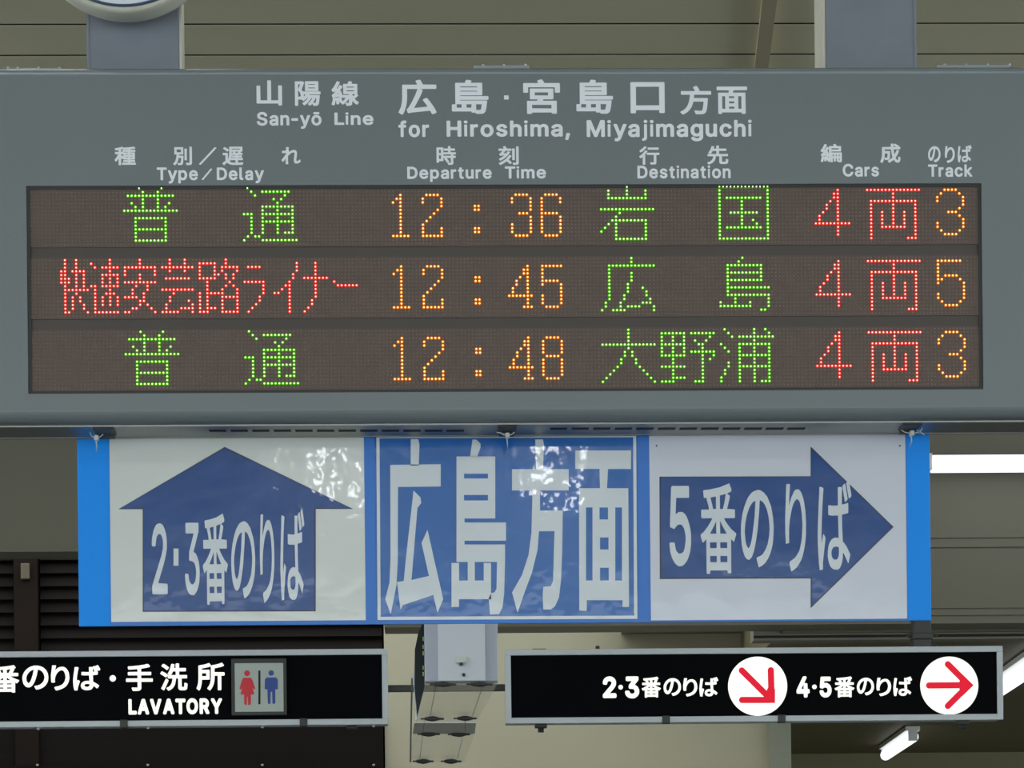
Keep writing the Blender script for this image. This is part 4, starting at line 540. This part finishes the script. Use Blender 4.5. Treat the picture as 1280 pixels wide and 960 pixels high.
# aluminium rail under the casing with slots and clips
MB(O).box(xL + .01, xR - .01, YB + .034, YB + DEP, zbt - .004, zbt - .0005).build('base_rail', M['alu'], board)
MB(O).box(xL + .01, xR - .01, YB + DEP - .006, YB + DEP + .002, zbt - .0055, zbt - .004).build('rail_lip', M['alu'], board)
def under(u, v): return UZ(u, v, zbt - .004)
for u0, u1, vv in [(261 + 27 * i, 283 + 27 * i, 538) for i in range(12)] + [(688 + 27 * i, 708.5 + 27 * i, 535.5) for i in range(12)]:
    xx0, yy0 = under(u0, vv - .9); xx1, yy1 = under(u1, vv + 1.1)
    MB(O).box(xx0, xx1, min(yy0, yy1) , max(yy0, yy1) + .002, zbt - .0048, zbt - .004).build('vent_slot', M['slot'], board)
for u, wdt in ((128, 26), (634, 24), (1137, 24)):
    xc, _ = under(u, 533); h = wdt * .00083
    mb = MB(O); mb.box(xc - h, xc + h, YB + .036, YB + .110, zbt - .009, zbt - .004, c=.002); mb.box(xc - h * .8, xc + h * .8, YB + .100, YB + .125, zbt - .014, zbt - .004, c=.002)
    mb.build('clip', M['darkmetal'], board)
# studs and rails on the top of the board
for ua, ub, studs in ((9, 78, (10, 22, 48, 74)), (592, 662, (604, 630, 657)), (1170, 1262, (1181, 1208, 1235, 1262))):
    yy = YB + .03; x0, _ = U(ua, 84, yy); x1, _ = U(ub, 84, yy); ztop = zt
    zz = U((ua + ub) / 2, 86.4 if ua < 100 else (83.0 if ua < 1000 else 82.4), yy)[1]
    mr = MB(O).box(x0, x1, yy - .008, yy + .008, ztop, zz, c=.001).build('mounting_rail', M['bead'], board)
    for su in studs:
        sx = U(su, 82, yy)[0]; mb = MB(O); mb.tube([(sx, yy, zz), (sx, yy, zz + .0045)], .0028, 6); mb.build('stud', M['alupaint'], mr)

# hanging posts
for u0, u1, side, lab in ((110, 224, 1, 'grey hanging post behind the round clock, holding up the departure board'), (1032, 1144, -1, 'grey hanging post with dark smudges above the right half of the departure board')):
    YP = YB + .055
    x0, x1 = U(u0, 60, YP)[0], U(u1, 60, YP)[0]
    t = thing('hanging_post', lab, 'post', ((x0 + x1) / 2, YP, zt))
    Op = tuple(t.location)
    pm = M['post']
    MB(Op).box(x0, x1, YP, YP + .10, zt, CZ, c=.003).build('post_body', pm, t)
    xe = x1 if side > 0 else x0
    e = .006
    MB(Op).box(xe - e if side < 0 else xe, xe if side < 0 else xe + e, YP + .002, YP + (.06 if side > 0 else .125), zt, CZ, c=.001).build('edge_plate', M['posttrim'], t)
    xo = x0 if side > 0 else x1
    MB(Op).box(xo - .003, xo + .003, YP - .002, YP + .01, zt, CZ).build('edge_seam', M['post'], t)
# ------------------------------------------------------------------ clock
YC = YB - .075
cx_, _ = U(155, 40, YC); zbot = U(155, 15.2, YC)[1]; RC = 121 * YC / F
cz_ = zbot + RC
ck = thing('station_clock', 'round white station clock cut off at the top left', 'clock', (cx_, YC + .11, cz_)); Oc = tuple(ck.location)
MB(Oc).lathe_y(cx_, cz_, [(.001, YC + .085), (RC * .93, YC + .085), (RC * .985, YC + .075), (RC, YC + .055), (RC, YC + .008), (RC - .004, YC), (RC - .010, YC), (RC - .012, YC + .004)], 96).build('clock_case', M['clock'], ck, True)
MB(Oc).lathe_y(cx_, cz_, [(RC - .012, YC + .004), (RC - .013, YC - .001), (RC - .0165, YC - .001), (RC - .018, YC + .006)], 96).build('clock_ring', M['ring'], ck, True)
MB(Oc).lathe_y(cx_, cz_, [(RC - .0175, YC + .004), (.0001, YC + .004)], 96).build('dial', M['dial'], ck)
for k in range(60):
    a = 2 * math.pi * k / 60; big = k % 5 == 0; r0, r1, h = RC - .026, RC - (.042 if big else .034), .0022 if big else .0009
    ca, sa = math.sin(a), math.cos(a)
    vs = [(cx_ + r * ca + s_ * h * sa, YC + .0034, cz_ + r * sa - s_ * h * ca) for r, s_ in ((r0, -1), (r0, 1), (r1, 1), (r1, -1))]
    MB(Oc).add(vs, [(0, 1, 2, 3)]).build('hour_mark' if big else 'minute_mark', M['slot'], ck)
for a, ln, h in ((R(18), .10, .005), (R(216 + 0), .15, .0035)):
    ca, sa = math.sin(a), math.cos(a)
    if sa < 0: ca, sa = -ca, -sa
    vs = [(cx_ + r * ca + s_ * h * sa, YC + .002, cz_ + r * sa - s_ * h * ca) for r, s_ in ((-.02, -1), (-.02, 1), (ln, .6), (ln, -.6))]
    MB(Oc).add(vs, [(0, 1, 2, 3)]).build('clock_hand', M['slot'], ck)
MB(Oc).tube([(cx_, YC + .085, cz_), (cx_, YB + .0525, cz_)], .03, 16).build('clock_mount', M['post'], ck)

# ------------------------------------------------------------------ blue banner with three posters
YN = YB + .175
bx_, bz_ = U(630, 660, YN)
ban = thing('direction_banner', 'long blue banner carrying three laminated posters, hung under the departure board', 'banner', (bx_, YN, bz_)); On = tuple(ban.location)
def px(u, v, y=YN): return U(u, v, y)
nL, nR = px(97.5, 660)[0], px(1163, 660)[0]
nT = (px(100, 543.5)[1] + px(1160, 538.5)[1]) / 2; nB = (px(100, 782.5)[1] + px(1160, 776)[1]) / 2
MB(On).box(nL, nR, YN, YN + .005, nB, nT, c=.001).build('backing_sheet', M['blue'], ban)
MB(On).box(px(137, 660)[0], px(1134, 660)[0], YN - .0008, YN, nB + .0004, nT - .0004).build('printed_strip', M['midblue'], ban)
def poster(u0, u1, vt, vb, m):
    a, b = px(u0, 660)[0], px(u1, 660)[0]; z1 = px((u0 + u1) / 2, vt)[1]; z0 = px((u0 + u1) / 2, vb)[1]
    return MB(On).box(a, b, YN - .0022, YN - .0009, z0, z1).build('poster', m, ban)
YPp = YN - .0022
p1 = poster(138, 456, 545.5, 776.5, M['paper']); p2 = poster(469.5, 797, 543, 774.5, M['royal']); p3 = poster(812.5, 1132.5, 543.2, 774.5, M['paper3'])
def inset(P, k):                # shrink outline towards its inside by k pixels
    n = len(P); o = []; ar = sum(P[i][0] * P[(i + 1) % n][1] - P[(i + 1) % n][0] * P[i][1] for i in range(n)); sg = 1 if ar > 0 else -1
    for i in range(n):
        a, b, c = Vector(P[i - 1]), Vector(P[i]), Vector(P[(i + 1) % n]); d1 = (b - a).normalized(); d2 = (c - b).normalized()
        n1 = Vector((-d1.y, d1.x)) * sg; n2 = Vector((-d2.y, d2.x)) * sg; m_ = (n1 + n2); m_ = m_ / max(.25, m_.dot(n1)); o.append(tuple(b + m_ * k))
    return o
UP = [(281, 558.6), (441.7, 636.3), (394.7, 636.3), (394.7, 764.2), (178.4, 764.8), (178.4, 636.6), (147.8, 636.6)]
RT = [(824.3, 595.8), (1013.3, 595.3), (1013.3, 558), (1117, 658.6), (1013.3, 760.4), (1013.3, 723), (824.8, 723.8)]
for P, po in ((UP, p1), (RT, p3)):
    writing('arrow_outline', [([P],)], YPp, M['outline'], po, On, shift=-.0003)
    writing('arrow', [([inset(P, 1.3)],)], YPp, M['navy'], po, On, shift=-.0006)
writing('lettering', [('2', 190, 654.3, 209.3, 742.9), ([rect(217, 685.7, 223.2, 707.3)],), ('3', 231, 653.5, 249.5, 744), ('番', 253.6, 642, 284.8, 756), ('の', 289, 651.6, 319, 748), ('り', 325, 643, 343, 753.8), ('ば', 350.4, 636.3, 380.7, 750.5)], YPp, M['print'], p1, On, shift=-.0009, light='thin ')
writing('lettering', [('5', 836.7, 607.5, 863.6, 707.8), ('番', 875.7, 604.3, 920.2, 717.3), ('の', 926, 612.4, 967, 709.2), ('り', 981.5, 605, 1007.5, 714.4), ('ば', 1022, 600.8, 1064.5, 712.7)], YPp, M['print'], p3, On, shift=-.0009, light='thin ')
def K(P): return [(440 + x / 3.2, 500 + y / 3.2) for x, y in P]
BIG = [
 [K([(235, 157), (265, 157), (270, 178), (267, 262), (235, 262)])],
 [K([(153, 260), (355, 257), (355, 346), (184, 348), (183, 650), (178, 740), (155, 857), (133, 797), (150, 730), (154, 640)])],
 [K([(246, 362), (274, 390), (277, 412), (262, 432), (238, 720), (308, 704), (278, 572), (302, 520), (365, 797), (342, 850), (325, 780), (204, 820), (194, 838), (180, 728), (207, 724), (215, 640)])],
 [K([(482, 158), (498, 159), (514, 175), (514, 190), (500, 228), (472, 228)])],
 [K(rect(418, 226, 573, 474)), K(rect(448, 295, 544, 314)), K(rect(448, 380, 544, 402))],
 [K(rect(418, 474, 450, 648))], [K(rect(450, 490, 616, 563))], [K(rect(450, 578, 612, 648))],
 [K([(580, 648), (612, 648), (609, 770), (602, 830), (588, 857), (552, 858), (547, 797), (556, 772), (570, 770), (578, 755)])],
 [K([(398, 652), (428, 652), (428, 722), (463, 722), (463, 648), (491, 648), (491, 722), (527, 722), (527, 652), (556, 652), (556, 797), (428, 797), (428, 828), (398, 828)])],
 [K([(733, 158), (764, 158), (768, 180), (764, 277), (736, 277)])], [K(rect(640, 277, 867, 362))],
 [K([(722, 362), (752, 362), (752, 442), (843, 442), (841, 600), (836, 720), (828, 790), (812, 825), (795, 838), (765, 838), (763, 780), (765, 748), (795, 745), (804, 725), (810, 525), (748, 525), (742, 600), (720, 690), (690, 770), (662, 851), (640, 770), (680, 700), (706, 620), (718, 530)])],
 [K(rect(893, 202, 1116, 276))], [K([(990, 276), (1024, 276), (1020, 353), (992, 353)])],
 [K([(908, 353), (1105, 353), (1108, 828), (1082, 828), (1082, 801), (939, 801), (939, 843), (909, 843)]), K(rect(936, 430, 962, 722)), K(rect(1053, 430, 1080, 722)), K(rect(990, 430, 1024, 478)), K(rect(992, 550, 1026, 598)), K(rect(992, 671, 1027, 722))],
]
writing('lettering', [(c,) for c in BIG], YPp, M['print'], p2, On, shift=-.0006)
writing('border_line', [([[(470.4, 543.8), (795.2, 542.6), (796.6, 773.6), (472, 775)], [(474.4, 547.9), (791.4, 546.6), (792.6, 769.6), (475.9, 771)]],)], YPp, M['print'], p2, On, shift=-.0003)
for u, v in ((820.5, 557.5), (1124.5, 557.5)):
    x, z = px(u, v); MB(On).tube([(x, YN - .0035, z), (x, YN - .0018, z)], .0020, 8).build('pin', M['darkmetal'], p3)
# cable ties holding the banner
YT = YB + .095
for u, v, lab in ((121, 544, 'left'), (634, 541.5, 'middle'), (1139, 538.5, 'right')):
    x = U(u, v, YT)[0]; z = zbt - .017
    t = thing('cable_tie', {'left': 'white cable tie at the left clip between board and blue banner', 'middle': 'knotted white cable tie over the centre poster top edge', 'right': 'looped white cable tie at the right clip between board and blue banner'}[lab], 'cable tie', (x, YT, z), 'cable ties holding the banner'); Ot = tuple(t.location)
    hw = {'left': .014, 'middle': .016, 'right': .023}[lab]; top = zbt - .004 - z
    lp = [(x + hw * math.cos(math.pi + math.pi * k / 16), YT - .006 * math.sin(math.pi * k / 16), z + top * (1 - math.sin(math.pi * k / 16))) for k in range(17)]
    MB(Ot).tube(lp, .0012, 6).build('tie_loop', M['tie'], t, True)
    MB(Ot).box(x - .0045, x + .0045, YT - .014, YT + .002, z - .006, z + .005, c=.0015).build('tie_head', M['tie'], t)
    MB(Ot).tube([(x - .001, YT - .006, z - .004), (x, YT - .003, z - .016), (x + (.001 if lab == 'middle' else -.002), YT + .008, z - .026)], .0012, 6, rad=[.0014, .0012, .0007]).build('tie_tail', M['tie'], t, True)
    if lab != 'left': MB(Ot).tube([(x + .012, YT - .004, z + .008), (x + .026, YT - .01, z - .004)] if lab == 'right' else [(x - .004, YT - .008, z + .002), (x - .022, YT - .012, z + .006)], .0012, 6).build('tie_tail', M['tie'], t, True)

# ------------------------------------------------------------------ backlit hanging signs
YS = 12.0
def lightbox(name, label, uL, uR, vT, vB, org_u, depth=.14):
    x0, x1 = U(uL, 860, YS)[0], U(uR, 860, YS)[0]
    z1 = (U(max(uL, 0), vT[0], YS)[1] + U(uR, vT[1], YS)[1]) / 2; z0 = (U(max(uL, 0), vB[0], YS)[1] + U(uR, vB[1], YS)[1]) / 2
    t = thing(name, label, 'sign', (U(org_u, 860, YS)[0], YS, z0)); Os = tuple(t.location); b = 7.3 * YS / F
    MB(Os).box(x0 + .003, x1 - .003, YS + .012, YS + depth, z0 + .003, z1 - .003, c=.002).build('box', M['alupaint'], t)
    mb = MB(Os)
    mb.box(x0, x1, YS - .006, YS + .02, z1 - b, z1, c=.002); mb.box(x0, x1, YS - .006, YS + .02, z0, z0 + b, c=.002)
    mb.box(x0, x0 + b, YS - .006, YS + .02, z0 + b, z1 - b); mb.box(x1 - b, x1, YS - .006, YS + .02, z0 + b, z1 - b); mb.build('frame', M['alupaint'], t)
    MB(Os).box(x0 + b, x1 - b, YS + .004, YS + .012, z0 + b, z1 - b).build('face', M['black'], t)
    return t, Os, x0, x1, z0, z1, b
t, Os, x0, x1, z0, z1, b = lightbox('lavatory_sign', 'black backlit sign reading LAVATORY with a red and blue toilet pictogram', -420, 485, (815, 810.5), (910, 905), 240)
YFc = YS + .004
writing('lit_lettering', [('番', -11, 831.6, 24, 866), ('の', 28, 832, 60.5, 862), ('り', 63.8, 831.6, 86.7, 863), ('ば', 91.4, 831.6, 125.4, 863), ([circ(141, 848, 4)],), ('手', 157.5, 830, 191, 863.7), ('洗', 200.4, 829.3, 234.4, 863.3), ('所', 245.6, 828.6, 280.8, 863)], YFc, M['glow'], t, Os, shift=-.001)
writing('lit_lettering', [('LAVATORY', 160.5, 873, 277.7, 893)], YFc, M['glow'], t, Os, shift=-.001, light='heavy ')
def slab(u0, v0, u1, v1, y0, y1, name, m, parent, Oo, c=0):
    a, zz0 = U(u0, (v0 + v1) / 2, YFc)[0], U((u0 + u1) / 2, v1, YFc)[1]; a2, zz1 = U(u1, (v0 + v1) / 2, YFc)[0], U((u0 + u1) / 2, v0, YFc)[1]
    return MB(Oo).box(a, a2, y0, y1, zz0, zz1, c=c).build(name, m, parent)
pf = slab(289.5, 823.5, 358.5, 894.5, YFc - .016, YFc - .0005, 'pictogram_frame', M['darkmetal'], t, Os, c=.003)
slab(294, 829.5, 354.5, 890, YFc - .020, YFc - .016, 'pictogram_panel', M['picto'], pf, Os)
def pf_(P): return [(270 + x / 5.565, 810 + y / 5.565) for x, y in P]
YQ = YFc - .020
WOM = [pf_([(x * 1.0, y) for x, y in circ(216, 176, 20)])], [pf_([(190, 207), (243, 207), (254, 225), (273, 282), (262, 290), (252, 275), (268, 322), (243, 324), (243, 388), (236, 397), (224, 397), (221, 340), (216, 340), (213, 397), (202, 397), (196, 388), (196, 324), (170, 322), (184, 275), (176, 290), (163, 283), (180, 225)])]
MAN = [pf_(circ(384, 174, 19))], [pf_([(352, 205), (418, 205), (430, 220), (431, 286), (420, 290), (413, 284), (412, 385), (402, 390), (393, 385), (390, 305), (381, 305), (378, 388), (368, 390), (361, 384), (357, 284), (348, 290), (339, 284), (340, 220)])]
writing('woman_figure', [(c,) for c in WOM], YQ, M['red'], pf, Os, shift=-.001)
writing('man_figure', [(c,) for c in MAN], YQ, M['pblue'], pf, Os, shift=-.001)
writing('divider_bar', [([pf_(rect(295, 157, 309, 392))],)], YQ, M['slot'], pf, Os, shift=-.001)
for u in (155, 379.5):
    xx = U(u, 905, YS)[0]; MB(Os).box(xx - .016, xx + .016, YS - .012, YS + .03, z0 - .006, z0 + b + .004, c=.003).build('clip', M['darkmetal'], t)
for u in (48, 185, 328, 467):
    xx = U(u, 908, YS + .04)[0]; MB(Os).box(xx - .006, xx + .006, YS + .03, YS + .042, z0 - .008, z0 + .002, c=.002).build('screw', M['alupaint'], t)
xx = U(440, 910, YS + .1)[0]; MB(Os).box(xx - .022, xx + .022, YS + .06, YS + .10, z0 - .012, z0 + .002, c=.003).build('latch', M['darkmetal'], t)
for u in (-90,):
    xx = U(u, 800, YS)[0]; MB(Os).box(xx - .03, xx + .03, YS + .04, YS + .10, z1 - .01, CZ).build('hanger', M['darkmetal'], t)

t, Os, x0, x1, z0, z1, b = lightbox('platform_direction_sign', 'black backlit sign with two red arrows on white circles', 631.5, 1253.5, (811.6, 808), (904.8, 899.5), 940)
for items in ([('2', 753.4, 845.5, 770.5, 872.6), ([circ(775.8, 859, 2.9)],), ('3', 781.2, 845.5, 799, 873), ('番', 802.2, 846, 826, 872), ('の', 829.4, 847.7, 851.2, 869.8), ('り', 854, 847.7, 871.6, 870.6), ('ば', 874.2, 846.4, 897.8, 870.6)],
              [('4', 995.6, 845.3, 1011.9, 871.9), ([circ(1018, 858.6, 2.9)],), ('5', 1024.4, 845.8, 1039.4, 871.9), ('番', 1043.4, 845.6, 1068, 871.8), ('の', 1071, 847.2, 1092.5, 869.2), ('り', 1095.6, 847.2, 1113.8, 870.2), ('ば', 1116.6, 845.8, 1140, 870)]):
    writing('lit_lettering', items, YFc, M['glow'], t, Os, shift=-.001)
c1 = writing('lit_circle', [([circ(947, 857.8, 37, 64)],)], YFc, M['glow'], t, Os, shift=-.001)
c2 = writing('lit_circle', [([circ(1186.5, 857, 36.3, 64)],)], YFc, M['glow'], t, Os, shift=-.001)
def k2(x, y): return (880 + x / 3.2, 800 + y / 3.2)
r_ = 12.5 / 3.2
writing('arrow', [([capsule(k2(151, 122), k2(262, 232), r_)],), ([capsule(k2(267, 121), k2(270, 225), r_)],), ([capsule(k2(152, 240), k2(260, 240), r_)],), ([[k2(228, 252), k2(284, 252), k2(284, 196), k2(256, 190)]],)], YFc, M['glowred'], c1, Os, shift=-.002)
writing('arrow', [([capsule(k2(900, 182), k2(1040, 181), r_)],), ([capsule(k2(975, 97), k2(1052, 174), r_)],), ([capsule(k2(975, 264), k2(1052, 187), r_)],), ([[k2(1034, 138), k2(1078, 181), k2(1034, 224), k2(1015, 181)]],)], YFc, M['glowred'], c2, Os, shift=-.002)
for u in (832.5, 977):
    xx = U(u, 900, YS)[0]; MB(Os).box(xx - .016, xx + .016, YS - .012, YS + .03, z0 - .005, z0 + b + .004, c=.003).build('clip', M['darkmetal'], t)
for u in (676, 1203):
    xx = U(u, 905, YS + .05)[0]; mb = MB(Os); mb.box(xx - .026, xx + .026, YS + .03, YS + .07, z0 - .016, z0 + .002, c=.004); mb.tube([(xx - .012, YS + .05, z0 - .024), (xx + .012, YS + .05, z0 - .024)], .01, 8); mb.build('latch', M['darkmetal'], t)
for u in (674, 747):
    xx = U(u, 808, YS + .03)[0]; MB(Os).box(xx - (.03 if u < 700 else .008), xx + (.03 if u < 700 else .008), YS + .02, YS + .04, z1 - .002, z1 + (.006 if u < 700 else .016), c=.002).build('fixing', M['darkmetal'], t)
xx = U(1155, 800, YS)[0]
mb = MB(Os); mb.box(xx - .038, xx + .038, YS + .04, YS + .10, z1, CZ, c=.004); mb.build('hanger', M['darkmetal'], t)
MB(Os).box(xx - .044, xx + .044, YS + .03, YS + .11, z1 + .035, z1 + .062, c=.004).build('hanger_collar', M['darkmetal'], t)
for s_ in (-1, 1):
    for dz in (.012, .052): MB(Os).tube([(xx + s_ * .036, YS + .05, z1 + dz), (xx + s_ * .058, YS + .05, z1 + dz), (xx + s_ * .062, YS + .05, z1 + dz - .006)], .009, 8).build('bolt', M['darkmetal'], t)
# conduit joining the two signs
ca, cz1 = U(484, 857.5, YS + .06); cb, cz0 = U(637, 864.5, YS + .06)
cdt = MB((ca, YS + .06, cz0)).box(ca, cb, YS + .05, YS + .09, U(500, 864.6, YS + .06)[1], U(500, 856.4, YS + .06)[1], c=.003).build('conduit', M['darkmetal'])
cdt['label'] = 'flat grey conduit running between the two black backlit signs'; cdt['category'] = 'conduit'

# ------------------------------------------------------------------ suspended white cabinet with clear underside tray
YK = 10.0
kx0, kx1 = U(530.5, 815, YK)[0], U(622.5, 815, YK)[0]; kz0 = U(576, 851.5, YK)[1]; kz1 = CZ
t = thing('hanging_cabinet', 'white metal cabinet hanging behind the blue banner between the two black signs', 'cabinet', ((kx0 + kx1) / 2, YK, kz0)); Ok = tuple(t.location)
ztop = kz0 + .62
MB(Ok).box(kx0, kx1, YK + .012, YK + .10, kz0, ztop, c=.004).build('cabinet_body', M['cabside'], t)
dx0, dx1 = U(547.5, 815, YK)[0], U(606.5, 815, YK)[0]
dr = MB(Ok).box(dx0, dx1, YK, YK + .012, kz0 + .001, ztop, c=.002).build('door', M['cab'], t)
lx, lz = U(576.5, 825.5, YK); MB(Ok).box(lx - .019, lx + .019, YK - .010, YK, lz - .010, lz + .014, c=.003).build('latch', M['cabbar'], dr)
MB(Ok).box(lx - .006, lx + .006, YK - .013, YK, lz - .019, lz - .008, c=.002).build('latch_tongue', M['darkmetal'], dr)
lx, lz = U(579.5, 843.5, YK); MB(Ok).tube([(lx, YK - .006, lz), (lx, YK, lz)], .006, 10).build('keyhole', M['darkmetal'], dr)
MB(Ok).box(kx0 + .05, kx0 + .09, YK + .04, YK + .08, ztop, CZ).build('hanger', M['darkmetal'], t); MB(Ok).box(kx1 - .09, kx1 - .05, YK + .04, YK + .08, ztop, CZ).build('hanger', M['darkmetal'], t)
def H(u, v, dz=0):
    x, y = UZ(u, v, kz0 + dz); return Vector((x, y, kz0 + dz))
def plate(name, P, m, th, dz=0):
    V = [H(u, v, dz) for u, v in P]; n = len(V)
    MB(Ok).add([tuple(p) for p in V] + [tuple(p - Vector((0, 0, th))) for p in V], [tuple(range(n)), tuple(range(2 * n - 1, n - 1, -1))] + [(i, i + n, (i + 1) % n + n, (i + 1) % n) for i in range(n)]).build(name, m, t)
plate('tray_panel', [(531, 852.5), (622, 852.5), (595.5, 901.5), (520, 901.5)], M['clear'], .004)
plate('tray_panel', [(516.5, 916), (593, 916), (581, 951), (512.5, 951)], M['clear'], .004)
plate('tray_bar', [(518, 902), (595, 902), (593.5, 915.5), (516, 915.5)], M['cabbar'], .006)
# dark glazed side flap; yellow-green glints of light painted along its edge
def vpoly(name, P, y, m, th=.006):
    MB(Ok).prism([U(u, v, y) for u, v in P], y, y + th).build(name, m, t)
vpoly('side_flap', [(528.5, 778), (530.2, 778), (530.8, 858), (521.5, 896), (518, 860), (518.5, 812), (523, 790)], YK + .02, M['smoke'])
for va in (796, 806, 814, 832, 840):
    vpoly('glint_fleck', [(528.2, va), (529.6, va), (529.7, va + 5), (528.3, va + 5)], YK + .015, M['glint'], .004)
vpoly('flap_edge', [(515.8, 836), (517.8, 836), (521, 899), (519.3, 900)], YK + .03, M['cab'], .004)
a, b_ = U(515, 848, YK + .5), U(513, 953, YK + .5)
MB(Ok).tube([(a[0], YK + .5, a[1] + .0), (b_[0], YK + .5, b_[1])], .0032, 8).build('side_rod', M['darkmetal'], t)
def spindle(u, v, wd):
    c = H(u, v, -.012); a = H(u - wd / 2, v, -.012); b2 = H(u + wd / 2, v, -.012); k = (b2 - a)
    f = [0, .06, .12, .2, .32, .5, .68, .84, .94, 1]; r = [.25, .35, .2, .55, .75, 1, .75, .35, .4, .25]
    MB(Ok).tube([a + k * q for q in f], .01, 8, rad=[.0098 * c.y / 10 * q for q in r]).build('turnbuckle', M['darkmetal'], t, True)
for u, v, wd in ((553.8, 855.5, 33), (599.5, 855.3, 33), (540.5, 898.5, 29), (581.5, 898, 29), (536, 917.6, 28), (573.8, 918, 28), (529, 951.6, 26), (564, 951.6, 26)): spindle(u, v, wd)
for p, q in (((545, 858), (537.5, 896)), ((603.5, 858), (590, 896)), ((530.5, 901), (529, 915)), ((581.3, 901), (581.3, 915)), ((528.3, 920), (525, 948)), ((578.7, 920), (571.8, 948))):
    MB(Ok).tube([H(*p, -.014), H(*q, -.014)], .0010, 5).build('tie_wire', M['darkmetal'], t)
